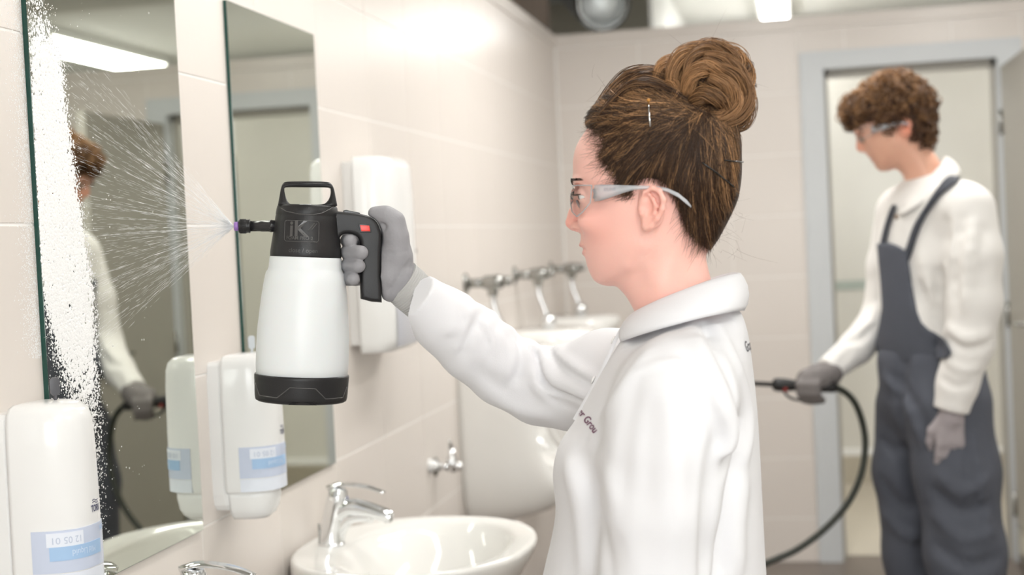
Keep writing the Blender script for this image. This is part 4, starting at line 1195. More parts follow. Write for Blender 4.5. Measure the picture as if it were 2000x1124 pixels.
# ---- hair
hair_px = [(1150, 266), (1139, 250), (1140, 232), (1152, 212), (1170, 192), (1192, 172), (1212, 152), (1240, 140), (1275, 140), (1310, 150), (1350, 168), (1400, 190), (1438, 225), (1448, 262), (1451, 310), (1450, 350), (1443, 390), (1428, 425),
           (1410, 460), (1396, 486), (1386, 512), (1375, 560), (1300, 590), (1200, 580), (1140, 520), (1122, 400), (1118, 320), (1128, 284)]
line_px = [(1144, 262), (1130, 250), (1120, 200), (1150, 120), (1300, 90), (1480, 120), (1490, 350), (1430, 500), (1386, 500), (1366, 488), (1348, 470), (1337, 445), (1330, 420), (1318, 396), (1304, 374), (1288, 360), (1270, 356), (1252, 360),
           (1240, 372), (1226, 384), (1216, 386), (1208, 370), (1200, 348), (1186, 332), (1172, 318), (1168, 300), (1164, 282), (1157, 268)]
hq = poly_px(hair_px, 4); lq = poly_px(line_px, 3, YW - 0.06)
def Whair(X, Z):
    return np.interp(Z, [zc(500), zc(450), zc(380), zc(320), zc(240), zc(150)], [0.062, 0.072, 0.0815, 0.084, 0.080, 0.062])
cf = Field((P2(1110, 300)[0], YW - 0.1, zc(510)), (P2(1490, 300)[0], YW + 0.1, zc(100)), 0.0025)
cf.inflate(hq, YW, 0.075, Whair, k=0.001, soft=3)
X2, Z2 = np.meshgrid(cf.ax[0], cf.ax[2], indexing='ij')
lin = poly_sdf(lq, X2, Z2).astype(np.float32)
TAPER = 0.0026 * (1 - np.clip(lin / 0.022, 0, 1)) ** 1.5
cf.D = np.maximum(cf.D + 0.0012 + TAPER[:, None, :].astype(np.float32), -lin[:, None, :] + 0.0045)
V, F = cf.mesh()
hc = nmesh('hair', V, F, M_HCAP, wo)
# surface height of the hair over the plane of symmetry
dq = poly_sdf(hq, X2, Z2)
qq = np.maximum(1 - dq / 0.075, 0); qq = np.where(qq < 0.9, blur2(qq, 3), qq)
HW = Whair(X2, Z2) * np.sqrt(np.clip(1 - qq ** 2, 0, 1)) - TAPER
def hair_w(x, z):
    fx = np.clip((x - cf.ax[0][0]) / cf.h, 0, len(cf.ax[0]) - 1.001); fz = np.clip((z - cf.ax[2][0]) / cf.h, 0, len(cf.ax[2]) - 1.001)
    i = fx.astype(int); j = fz.astype(int); a = fx - i; b = fz - j
    return (HW[i, j] * (1 - a) * (1 - b) + HW[i + 1, j] * a * (1 - b) + HW[i, j + 1] * (1 - a) * b + HW[i + 1, j + 1] * a * b)
def inside(poly, x, z): return poly_sdf(poly, x, z)
def flow_strands(N, side, seed):
    g = np.random.default_rng(seed)
    lo, hi = lq.min(0), lq.max(0)
    x = g.uniform(lo[0], hi[0], N * 4); z = g.uniform(lo[1], hi[1], N * 4)
    ok = (inside(lq, x, z) > -0.0015 - 0.003 * g.uniform(size=len(x)) ** 3) & (inside(hq, x, z) > 0.001); x, z = x[ok][:N], z[ok][:N]
    n = len(x)
    bx, bz = P2(1392, 222)
    tx = bx + g.normal(0, 0.010, n); tz = bz + g.normal(0, 0.008, n)
    K = 9; t = np.linspace(0, 1, K)[None, :]
    L = np.hypot(tx - x, tz - z)
    fr = np.minimum(1.0, (0.06 + 0.08 * g.uniform(size=n)) / np.maximum(L, 1e-3))[:, None]     # each strand shows for 5-11 cm
    s_ = t * fr
    # sweep back first, then up into the bun
    dx, dz = (tx - x)[:, None], (tz - z)[:, None]
    curl = (g.normal(0, 0.010, n))[:, None]
    wav = 0.0008 + 0.0030 * g.uniform(size=n) ** 2; wf_ = g.uniform(4, 11, n); ph_ = g.normal(0, 0.9, n)
    cx_, cz_ = x[:, None] + 0.30 * dx + curl * 0.5, z[:, None] + 0.72 * dz + curl          # rises first, then runs back into the bun
    X = x[:, None] * (1 - s_) ** 2 + 2 * cx_ * s_ * (1 - s_) + tx[:, None] * s_ ** 2 + wav[:, None] * np.sin(wf_[:, None] * t + ph_[:, None] + 40 * z[:, None])
    Z = z[:, None] * (1 - s_) ** 2 + 2 * cz_ * s_ * (1 - s_) + tz[:, None] * s_ ** 2 + wav[:, None] * np.sin(wf_[:, None] * t + ph_[:, None] + 1.3 + 55 * x[:, None])
    clump = 0.5 + 0.5 * np.sin(x * 420 + 5 * np.sin(z * 90)) * np.sin(z * 330 + 2 * np.sin(x * 150))
    off = (0.0002 + 0.0035 * g.uniform(size=n) ** 2 + 0.0045 * clump * np.clip(inside(lq, x, z) / 0.02, 0, 1))[:, None] * (0.35 + 0.65 * np.sin(pi * np.clip(t * 0.9 + 0.05, 0, 1)))
    Y = YW - side * (hair_w(X, Z) + off)
    P = np.stack([X, Y, Z], 2)
    r = (0.00020 + 0.00024 * g.uniform(size=n))[:, None] * np.clip(np.minimum(t * 6 + 0.4, (1 - t) * 5 + 0.25), 0.25, 1)
    # locks share a colour: brown with golden streaks
    key = np.sin(x * 310 + 3.0 * np.sin(z * 120)) + np.sin(z * 260 + 1.3) + g.normal(0, 0.75, n)
    top = np.clip((z - zc(330)) / (zc(180) - zc(330)), 0, 1); back = np.clip((x - P2(1380, 300)[0]) / 0.03, 0, 1)
    gold = np.clip(key * 0.27 - 0.17 + 0.48 * np.maximum(top, back * 0.75), 0, 1)[:, None]
    col = np.array([0.050, 0.027, 0.016]) * (1 - gold) + np.array([0.54, 0.295, 0.135]) * gold
    col = col * g.uniform(0.7, 1.35, n)[:, None]
    return P, r, col
for sd, N in ((1, 12500), (-1, 3500)):
    P, r, c = flow_strands(N, sd, 5 + sd)
    tag(strands('hair_strands', P, r, M_HAIR, hc, c), kind='stuff')
# crown rolls: loose locks over the top of the head
def lock(path, nst, rad, seed, gold=0.4, rs=0.00042, twist=2.0, flat=1.0):
    g = np.random.default_rng(seed); Q = catmull(path, 7); K = len(Q)
    T = np.gradient(Q, axis=0); T /= np.linalg.norm(T, axis=1)[:, None] + 1e-9
    a = np.cross(T, (0.2, 1.0, 0.1)); a /= np.linalg.norm(a, axis=1)[:, None] + 1e-9; b = np.cross(T, a)
    t = np.linspace(0, 1, K)
    rr = np.sqrt(g.uniform(size=nst)); th = g.uniform(0, 2 * pi, nst)
    env = rad * (0.35 + 0.65 * np.sin(pi * np.clip(t * 0.94 + 0.03, 0, 1)) ** 0.7)
    ph = th[:, None] + twist * t[None, :]
    P = Q[None] + (rr[:, None] * env[None])[:, :, None] * (np.cos(ph)[:, :, None] * a[None] + flat * np.sin(ph)[:, :, None] * b[None])
    P += g.normal(0, 0.0006, (nst, 1, 3)) + 0.0009 * np.sin(7 * t[None, :, None] + g.uniform(0, 6, (nst, 1, 3)))
    r = rs * g.uniform(0.7, 1.3, nst)[:, None] * np.clip(np.minimum(t * 8 + 0.3, (1 - t) * 6 + 0.2), 0.2, 1)[None]
    gg = np.clip(gold + g.normal(0, 0.20, nst), 0, 1)[:, None]
    col = (np.array([0.060, 0.031, 0.017]) * (1 - gg) + np.array([0.54, 0.29, 0.13]) * gg) * g.uniform(0.75, 1.3, nst)[:, None]
    return P, r, col
def locks(name, specs, parent):
    groups = {}
    for sp_ in specs:
        P, r, c = lock(**sp_)
        groups.setdefault(P.shape[1], []).append((P, r, c))
    Vs, Fs, Cs, n0 = [], [], [], 0
    for K, lst in groups.items():
        P = np.concatenate([q[0] for q in lst]); r = np.concatenate([q[1] for q in lst]); c = np.concatenate([q[2] for q in lst])
        V, F = tubes(P, r, 3); Vs.append(V); Fs.append(F + n0); Cs.append(np.repeat(c, K * 3, axis=0)); n0 += len(V)
    return nmesh(name, np.vstack(Vs), np.vstack(Fs), M_HAIR, parent, col=np.vstack(Cs))
g = np.random.default_rng(3)
sp_ = []
for i in range(22):
    d = g.uniform(-0.05, 0.062)
    x0 = g.uniform(1150, 1215); y0 = g.uniform(182, 248)
    lift = g.uniform(0, 16)
    # follow the top of the head
    def topz(px, frac): 
        return np.interp(px, [1140, 1160, 1192, 1215, 1245, 1280, 1320, 1360], [238, 206, 172, 152, 141, 141, 152, 172])
    path = []
    for f in (0.0, 0.33, 0.66, 1.0):
        px = x0 + (1352 - x0) * f
        w = abs(d) / 0.08
        py = topz(px, f) + 6 + 46 * w ** 2 - lift * sin(pi * f) * 0.8 + (4 if f == 0 else 0)
        path.append(W3(px, py, d))
    sp_.append(dict(path=path, nst=34, rad=0.0065, seed=100 + i, gold=g.uniform(-0.1, 0.6), rs=0.00038))
tag(locks('crown_locks', sp_, hc), kind='stuff')
# bun
bc = W3(1384, 166, 0.0); BR = np.array([0.056, 0.050, 0.047])
bf = Field(bc - 0.08, bc + 0.08, 0.003)
bf.ell(bc, BR * 0.86, 0.01); bf.ell(W3(1420, 200, 0.008), (0.030, 0.034, 0.030), 0.012); bf.ell(W3(1330, 165, 0.01), (0.024, 0.030, 0.024), 0.012)
V, F = bf.mesh(); nmesh('bun_core', V, F, M_HCAP, hc)
sp_ = []
for i in range(72):
    ax = g.normal(size=3); ax[1] += 1.1 * np.sign(g.uniform(-0.35, 1)); ax /= np.linalg.norm(ax)
    u = np.cross(ax, g.normal(size=3)); u /= np.linalg.norm(u); v = np.cross(ax, u)
    lat = g.uniform(-0.75, 0.9); a0 = g.uniform(0, 6.28); span = g.uniform(1.6, 3.2)
    rr_ = g.uniform(0.86, 1.13)
    path = []
    for f in np.linspace(0, 1, 6):
        a = a0 + span * f
        d = ax * sin(lat) + (u * cos(a) + v * sin(a)) * cos(lat) * (1 - 0.25 * f)
        path.append(bc + d * BR * rr_ * (1.0 - 0.10 * (f - 0.5) ** 2 * 4))
    sp_.append(dict(path=path, nst=60, rad=g.uniform(0.004, 0.011), seed=300 + i, gold=g.uniform(0.0, 0.75), rs=0.00034, twist=g.uniform(-2, 3)))
# the big curls that shape the outline
for k, (pp, gd) in enumerate((
        ([(1300, 190, 0.03), (1288, 165, 0.035), (1292, 135, 0.035), (1315, 120, 0.03), (1335, 135, 0.035), (1330, 165, 0.045)], 0.75),
        ([(1330, 190, 0.045), (1315, 150, 0.05), (1330, 110, 0.045), (1365, 95, 0.03), (1400, 98, 0.02)], 0.6),
        ([(1345, 160, 0.055), (1350, 118, 0.05), (1385, 95, 0.035), (1430, 112, 0.02), (1455, 150, 0.015)], 0.45),
        ([(1375, 110, 0.05), (1420, 120, 0.045), (1450, 155, 0.035), (1460, 195, 0.03), (1440, 228, 0.03)], 0.55),
        ([(1400, 130, 0.055), (1440, 150, 0.045), (1458, 190, 0.035), (1440, 225, 0.04), (1400, 238, 0.045), (1372, 232, 0.045)], 0.5),
        ([(1385, 150, 0.062), (1420, 165, 0.058), (1435, 200, 0.05), (1410, 228, 0.052), (1380, 225, 0.055)], 0.65),
        ([(1350, 200, 0.058), (1375, 185, 0.064), (1410, 195, 0.058), (1430, 215, 0.05)], 0.35),
        ([(1340, 185, 0.055), (1350, 150, 0.062), (1380, 130, 0.060), (1415, 140, 0.054)], 0.8),
        ([(1300, 195, 0.04), (1310, 165, 0.048), (1325, 175, 0.05), (1320, 195, 0.05), (1305, 185, 0.05)], 0.7),
        ([(1450, 160, 0.0), (1463, 200, 0.0), (1452, 240, 0.0), (1425, 250, 0.01)], 0.3),
        ([(1330, 105, 0.0), (1370, 90, 0.0), (1410, 95, 0.0), (1445, 125, 0.0)], 0.4))):
    sp_.append(dict(path=[W3(a, b, c) for a, b, c in pp], nst=130, rad=0.011, seed=600 + k, gold=gd, rs=0.00034, twist=2.4))
tag(locks('bun_locks', sp_, hc), kind='stuff')
# soft wisps along the hairline
wp = []; wcol = []
edge_px = catmull([(1143, 262), (1157, 268), (1164, 282), (1168, 300), (1172, 318), (1186, 332), (1200, 348), (1208, 370), (1216, 386), (1228, 384)], 12).tolist() + catmull([(1318, 396), (1330, 420), (1337, 445), (1348, 470), (1362, 484)], 14).tolist()
HV = np.array([v.co[:] for v in body.data.vertices])
for (ex_, ey_) in edge_px:
    for k in range(4):
        a_, b_ = ex_ + g.normal(0, 4) + 13, ey_ + g.normal(0, 4) - 8
        front = ex_ < 1300
        dirp = np.array([-1.0, 0.65]) if front else np.array([-0.4, 1.0])
        dirp = dirp / np.linalg.norm(dirp) + g.normal(0, 0.45, 2); L = g.uniform(14, 32) if front else g.uniform(16, 34)
        pth = []
        for f_ in np.linspace(0, 1, 6):
            q = P2(a_ + dirp[0] * L * f_, b_ + dirp[1] * L * f_ - 6 * f_ * f_ * (1 if front else -1), YW - 0.07)
            # lie on the skin
            cand_ = HV[(np.abs(HV[:, 0] - q[0]) < 0.003) & (np.abs(HV[:, 2] - q[1]) < 0.003) & (HV[:, 1] < YW)]
            yy = cand_[:, 1].min() if len(cand_) else YW - float(hair_w(np.array([q[0]]), np.array([q[1]]))[0])
            pth.append((q[0], yy - 0.0012 - 0.0015 * (1 - f_), q[1]))
        wp.append(pth); wcol.append(np.array([0.085, 0.048, 0.028]) * g.uniform(0.7, 1.8))
wp = np.array(wp)
tag(strands('hairline_wisps', wp, np.tile(np.linspace(0.00022, 0.00006, 6), (len(wp), 1)), M_HAIR, hc, np.array(wcol)), kind='stuff')
# stray hairs
fl = []
for i in range(90):
    q = g.integers(0, 3)
    if q == 0: px, py, d = g.uniform(1145, 1230), g.uniform(150, 260), g.uniform(-0.03, 0.05); v = np.array([-g.uniform(0.2, 1), g.normal(0, 0.4), g.uniform(0.2, 1)])
    elif q == 1: a = g.uniform(0, 6.28); px, py, d = 1380 + 80 * cos(a), 165 - 75 * sin(a), g.uniform(-0.02, 0.03); v = np.array([cos(a), g.normal(0, 0.4), sin(a)])
    elif q == 2: px, py, d = g.uniform(1385, 1450), g.uniform(380, 500), g.uniform(-0.02, 0.04); v = np.array([g.uniform(0.3, 1), g.normal(0, 0.4), -g.uniform(0.2, 1)])
    else: px, py, d = g.uniform(1150, 1220), g.uniform(290, 380), 0.074; v = np.array([-g.uniform(0.2, 0.9), -0.35, -g.uniform(-0.2, 0.8)])
    p = W3(px, py, d); v /= np.linalg.norm(v); L = g.uniform(0.008, 0.022); w = g.normal(0, 0.75, 3); v = v * 0.7 + g.normal(0, 0.45, 3)
    fl.append([p + v * L * t + w * L * t * t for t in np.linspace(0, 1, 8)])
fl = np.array(fl)
tag(strands('stray_hairs', fl, np.tile(np.linspace(0.00013, 0.00005, 8), (len(fl), 1)), M_HAIR, hc, np.tile([0.13, 0.075, 0.04], (len(fl), 1))), kind='stuff')
# hair grips
def on_hair(px, py, off=0.0098):
    x, z = P2(px, py, YW - 0.08); return np.array([x, YW - float(hair_w(np.array([x]), np.array([z]))[0]) - off, z])
M_GRIP = mat('black_hair_grip', (0.015, 0.014, 0.013), 0.25)
sweep('hair_grip', [on_hair(1266, 196, 0.010), on_hair(1269, 222, 0.011), on_hair(1272, 249, 0.0095)], 0.0010, M_CHROME, hc, n=8)
o_g = on_hair(1266, 195, 0.0105); revolve('grip_bead', [(-0.0022 * cos(a), 0.0022 * sin(a) + 1e-5) for a in np.linspace(0, pi, 9)], o_g, o_g + np.array([0, 0, 1.0]), mat('amber_bead', (0.55, 0.25, 0.05), 0.2), hc, n=12)
sweep('hair_grip', [on_hair(1372, 318), on_hair(1400, 338), on_hair(1431, 364)], 0.0011, M_GRIP, hc, n=8)
sweep('hair_grip', [on_hair(1414, 312), on_hair(1432, 313), on_hair(1447, 312)], 0.0010, M_GRIP, hc, n=8)

# ---- polo shirt
trunk_px = [(1244, 650), (1222, 655), (1198, 690), (1168, 742), (1130, 812), (1100, 856), (1088, 892), (1085, 930), (1090, 985), (1082, 1040), (1068, 1100), (1056, 1160), (1046, 1260), (1040, 1380), (1045, 1460),
            (1500, 1460), (1502, 1300), (1500, 1180), (1494, 1080), (1489, 980), (1484, 880), (1478, 790), (1468, 700), (1458, 640), (1440, 603), (1400, 596), (1310, 625)]
tp = poly_px(trunk_px, 4)
def Wtrunk(X, Z):
    return np.interp(Z, [zc(1460), zc(1250), zc(1100), zc(950), zc(850), zc(760), zc(700), zc(650), zc(600), zc(560)], [0.185, 0.165, 0.150, 0.158, 0.168, 0.172, 0.150, 0.100, 0.062, 0.05])
def R3(px, py, Y): return onY(px, py, Y)
sf = Field((P2(770, 600)[0] - 0.02, YW - 0.30, zc(1440)), (P2(1520, 900)[0] + 0.02, YW + 0.47, zc(520)), 0.0036)
sf.inflate(tp, YW, 0.105, Wtrunk, k=0.002, soft=3)
# shoulders
for s in (1, -1):
    sf.cone((R3(1350, 640, YW)[0], YW - s * 0.060, 1.295), (R3(1338, 720, YW)[0], YW - s * 0.150, 1.245), 0.042, 0.055, 0.05)
# near arm hanging at her side
na = [R3(1322, 752, 1.715), R3(1314, 810, 1.690), R3(1300, 900, 1.675), R3(1290, 1000, 1.67), R3(1278, 1124, 1.67), R3(1240, 1260, 1.67), R3(1215, 1360, 1.69)]
sf.chain(na, [0.060, 0.062, 0.0605, 0.058, 0.055, 0.050, 0.046], 0.035)
# far arm reaching out to the sprayer
FA = [R3(1262, 745, 2.00), R3(1190, 742, 2.05), R3(1120, 757, 2.085), R3(1055, 757, 2.10), R3(985, 724, 2.085), R3(925, 675, 2.06), R3(870, 628, 2.035), R3(815, 583, 2.005)]
sf.chain(FA, [0.074, 0.070, 0.061, 0.053, 0.050, 0.050, 0.045, 0.0385], 0.02)
def sleeve_roll(px, py, Y, r, tilt, amp, wid, a0=-70, a1=80):
    """a roll of cloth across the top of the far sleeve"""
    c = R3(px, py, Y); t = FA[4] - FA[6]; t /= np.linalg.norm(t); u = np.cross((0, 1, 0), t); u /= np.linalg.norm(u); u = u if u[2] > 0 else -u; v = np.array([0, -1.0, 0])
    sf.ridge([c + u * r * cos(radians(a)) + v * r * sin(radians(a)) + t * tilt * sin(radians(a)) for a in np.linspace(a0, a1, 9)], amp * 0.6, wid)
for q in ((893, 648, 2.04, 0.047, -0.01, 0.006, 0.009), (917, 665, 2.05, 0.049, 0.012, 0.008, 0.009), (950, 690, 2.07, 0.050, -0.006, 0.005, 0.010), (990, 722, 2.085, 0.051, 0.010, 0.009, 0.010), (1022, 740, 2.095, 0.052, 0.014, 0.009, 0.009), (1042, 748, 2.10, 0.053, 0.012, -0.008, 0.008), (868, 628, 2.035, 0.044, 0.0, 0.004, 0.008)):
    sleeve_roll(*q)
creases(sf, [
    # far sleeve
    ([(1071, 677), (1077, 694), (1097, 714), (1125, 734), (1157, 751)], -0.0070, 0.0065), ([(1082, 672), (1092, 695), (1112, 714), (1140, 732), (1165, 742)], 0.0050, 0.010),
    ([(1040, 685), (1051, 705), (1060, 737), (1067, 749), (1088, 765), (1117, 776), (1140, 786)], -0.0080, 0.0065), ([(1052, 680), (1062, 705), (1072, 735), (1095, 752), (1125, 764), (1145, 770)], 0.0065, 0.011),
    ([(1066, 768), (1083, 782), (1105, 793), (1130, 801)], -0.0050, 0.0065), ([(1028, 680), (1036, 705), (1045, 740), (1060, 765), (1085, 775)], 0.0050, 0.010),
    ([(1009, 667), (1017, 691), (1013, 720), (1006, 745)], -0.0055, 0.0065), ([(1000, 668), (1003, 695), (998, 725)], 0.0050, 0.010),
    ([(906, 603), (903, 618), (899, 634)], -0.0060, 0.006), ([(914, 604), (912, 630), (905, 655), (893, 690)], 0.0045, 0.009), ([(934, 632), (947, 656), (956, 674)], -0.0045, 0.006), ([(944, 628), (956, 652), (966, 680)], 0.0040, 0.009),
    ([(918, 632), (911, 660), (897, 695)], -0.0045, 0.006), ([(975, 660), (982, 690), (978, 722)], 0.0045, 0.010), ([(872, 650), (890, 640), (899, 630)], 0.0030, 0.008), ([(985, 790), (1030, 806), (1075, 812)], 0.0035, 0.014),
    ([(930, 715), (955, 745), (990, 765)], -0.0030, 0.012),
    # shoulder, sleeve head and back
    ([(1341, 700), (1363, 750), (1385, 800), (1405, 844), (1410, 872)], -0.0090, 0.0085), ([(1352, 640), (1372, 690), (1400, 750), (1422, 800), (1428, 845), (1415, 890)], 0.0085, 0.012),
    ([(1375, 640), (1402, 690), (1432, 750), (1444, 811), (1438, 860), (1415, 911)], -0.0085, 0.0085), ([(1400, 640), (1432, 700), (1456, 770), (1463, 840), (1452, 900)], 0.0060, 0.012),
    ([(1405, 868), (1396, 930), (1390, 990), (1384, 1055), (1380, 1124)], -0.0140, 0.013), ([(1430, 900), (1415, 960), (1406, 1040), (1404, 1124)], -0.0080, 0.014), ([(1452, 940), (1440, 1020), (1440, 1110)], 0.0060, 0.016),
    ([(1395, 770), (1420, 830), (1424, 870)], 0.0050, 0.009), ([(1410, 770), (1434, 830), (1432, 880), (1412, 930)], -0.0050, 0.008),
    ([(1249, 727), (1290, 712), (1335, 705)], 0.0028, 0.007), ([(1246, 734), (1290, 719), (1338, 712)], -0.0022, 0.005), ([(1338, 708), (1352, 735), (1366, 775)], 0.0035, 0.009),
    # breast and front
    ([(1262, 690), (1225, 745), (1190, 800), (1165, 850)], 0.0030, 0.012), ([(1110, 905), (1128, 970), (1140, 1050), (1146, 1124)], 0.0040, 0.016), ([(1128, 890), (1160, 960), (1180, 1050), (1190, 1124)], -0.0040, 0.014), ([(1165, 880), (1200, 970), (1222, 1080)], 0.0035, 0.016),
    ([(1240, 760), (1222, 850), (1215, 960), (1212, 1100)], -0.0035, 0.014), ([(1310, 760), (1322, 860), (1318, 960), (1310, 1080)], 0.0030, 0.018), ([(1345, 800), (1358, 880), (1354, 980)], -0.0030, 0.014), ([(1270, 800), (1262, 900), (1258, 1000)], -0.0028, 0.015)])
# sleeve cuffs end cleanly: cut beyond the wrists, hollow at the neck
wd1 = FA[-1] - FA[-2]; wd1 /= np.linalg.norm(wd1)
cutp = FA[-1] + wd1 * 0.004
def halfspace(X, Y, Z): return -((X - cutp[0]) * wd1[0] + (Y - cutp[1]) * wd1[1] + (Z - cutp[2]) * wd1[2]) 
sf.put(halfspace, cutp - 0.075, cutp + 0.075, 0.0015, 'cut')
wd2 = na[-1] - na[-2]; wd2 /= np.linalg.norm(wd2); cut2 = na[-1] - wd2 * 0.01
sf.put(lambda X, Y, Z: -((X - cut2[0]) * wd2[0] + (Y - cut2[1]) * wd2[1] + (Z - cut2[2]) * wd2[2]), cut2 - 0.08, cut2 + 0.08, 0.004, 'cut')

V, F = sf.mesh(); V = relax(V, F, 2, 0.5)
shirt = nmesh('polo_shirt', V, F, M_WSHIRT, wo)
SHV = V
# cuff hems
def hem(c, ax, r, m, name, parent, w=0.018, sq=1.0):
    ax = ax / np.linalg.norm(ax); u = np.cross(ax, (0, 0, 1)); u /= np.linalg.norm(u); v = np.cross(ax, u)
    a = np.arange(40) * 2 * pi / 40
    ring = lambda off, rr: c + ax * off + np.outer(np.cos(a) * rr, u) + np.outer(np.sin(a) * rr * sq, v)
    return loft(name, [ring(-w, r), ring(-w, r + 0.0012), ring(0, r + 0.0012), ring(0.001, r - 0.0015), ring(-w * 0.6, r - 0.002)], m, parent, False, False)
# collar
def collar(parent, name, top, bot, stand, a0, a1, m, n=72):
    """top / bot / stand: functions angle -> point; fold line, falling edge, inner stand"""
    A = np.linspace(a0, a1, n)
    T = np.array([top(a) for a in A]); B = np.array([bot(a) for a in A]); I = np.array([stand(a) for a in A])
    c = T.mean(0)
    rows_ = []
    for f in (0.0, 0.5, 1.0): rows_.append(I * (1 - f) + T * f)
    for f in (0.06, 0.15, 0.35, 0.6, 0.85, 1.0):
        q = T * (1 - f) + B * f
        out = q - c; out[:, 2] *= 0.25; out /= np.linalg.norm(out, axis=1)[:, None]
        rows_.append(q + out * 0.008 * sin(pi * min(f * 1.0, 1)) ** 0.8 + np.array([0, 0, 0.002 * (1 - f)]))
    V = np.vstack(rows_); k = len(rows_)
    F = np.array([(i * n + j, i * n + j + 1, (i + 1) * n + j + 1, (i + 1) * n + j) for i in range(k - 1) for j in range(n - 1)])
    o = nmesh(name, V, F, m, parent)
    md = o.modifiers.new('thick', 'SOLIDIFY'); md.thickness = 0.003; md.offset = -1
    return o
def ellip(front, back, side):
    """closed curve through the front (angle 0), the near side (90) and the back (180)"""
    f, b, s = (np.asarray(q, float) for q in (front, back, side))
    m = (f + b) / 2
    def fn(a):
        p = m + (f - m) * cos(a)
        w = abs(sin(a)) ** 0.85 * np.sign(sin(a))
        return np.array([p[0] + (s[0] - m[0]) * abs(sin(a)), YW - (YW - s[1]) * w, p[2] + (s[2] - m[2]) * abs(sin(a))])
    return fn
ct = ellip(W3(1236, 622), W3(1441, 541), R3(1335, 570, YW - 0.066))
cb_ = ellip(W3(1214, 668), W3(1449, 606), R3(1338, 630, YW - 0.098))
ci = ellip(W3(1240, 640), W3(1425, 575), R3(1335, 600, YW - 0.062))
collar(shirt, 'collar', ct, cb_, ci, radians(14), radians(346), M_WSHIRT)
# button placket down the front
def placket():
    pp = catmull([(1226, 630), (1206, 668), (1180, 724), (1148, 784), (1126, 822)], 6)
    V = []; F = []
    for (a, b) in pp:
        for dy, o in ((-0.016, 0.0), (-0.016, 0.004), (0.016, 0.004), (0.016, 0.0)):
            q = W3(a, b, dy); V.append(q + np.array([-o - 0.001, 0, o * 0.5]))
    n = len(pp)
    for i in range(n - 1):
        for j in range(3): F.append((i * 4 + j, i * 4 + j + 1, i * 4 + 5 + j, i * 4 + 4 + j))
    o = mesh('placket', V, F, M_WSHIRT, shirt, True); fixn(o.data)
    for (a, b) in ((1205, 668), (1166, 746)):
        q = W3(a, b, 0.0); revolve('button', [(0, 0.0055), (0.002, 0.0055), (0.0025, 0.004), (0.0018, 0.003), (0.0018, 0)], q + np.array([-0.004, 0, 0.002]), q + np.array([-1, 0, 0.5]), mat('shirt_button', (0.80, 0.79, 0.77), 0.25), o, n=16)
placket()
# printed lettering on the breast and the back, laid on the cloth
def cloth_text(name, body, size, centre_px, Yc, along, upv, m, facing, parent=shirt):
    V, F = text_data(body, size, 0.0, 3, 0.0002)
    c = np.asarray(R3(centre_px[0], centre_px[1], Yc)); along = np.asarray(along, float); along /= np.linalg.norm(along); upv = np.asarray(upv, float)
    upv = upv - along * (upv @ along); upv /= np.linalg.norm(upv)
    fc = np.asarray(facing, float); fc /= np.linalg.norm(fc)
    from mathutils.bvhtree import BVHTree
    bv = BVHTree.FromPolygons([tuple(p) for p in SHV.tolist()], [tuple(q) for q in SHF.tolist()])
    out = []
    for v in V:
        p = c + along * v[0] + upv * v[1] + fc * 0.12
        hit = bv.ray_cast(Vector(p), Vector(-fc))
        out.append((np.array(hit[0]) + fc * 0.0009) if hit[0] is not None else p - fc * 0.12)
    mesh(name, out, F, m, parent)
SHF = F
M_PLUM = mat('plum_print', (0.16, 0.035, 0.10), 0.6)
def breast_text(body, size_px, cpx, ang, squeeze, m):
    from mathutils.bvhtree import BVHTree
    V, F = text_data(body, size_px, 0.0, 3, 0.25)
    bv = BVHTree.FromPolygons([tuple(p) for p in SHV.tolist()], [tuple(q) for q in SHF.tolist()])
    out = []
    for v in V:
        a = cpx[0] + v[0] * squeeze * cos(ang) + v[1] * sin(ang); b = cpx[1] + v[0] * squeeze * sin(ang) - v[1] * cos(ang)
        d = Vector(ray(a, b)).normalized(); hit = bv.ray_cast(Vector(CAM), d)
        out.append(np.array(hit[0]) + np.array(hit[1]) * 0.0008 if hit[0] is not None else R3(a, b, YW))
    mesh('breast_lettering', out, F, m, shirt)
breast_text('er Grou', 21.0, (1149, 823), radians(52), 0.76, M_PLUM)
cloth_text('back_lettering', 'Group', 0.020, (1462, 676), YW - 0.02, (0.10, 1.0, 0.0), (0, 0, 1), mat('grey_print', (0.10, 0.10, 0.12), 0.6), (1, -0.15, 0.2))

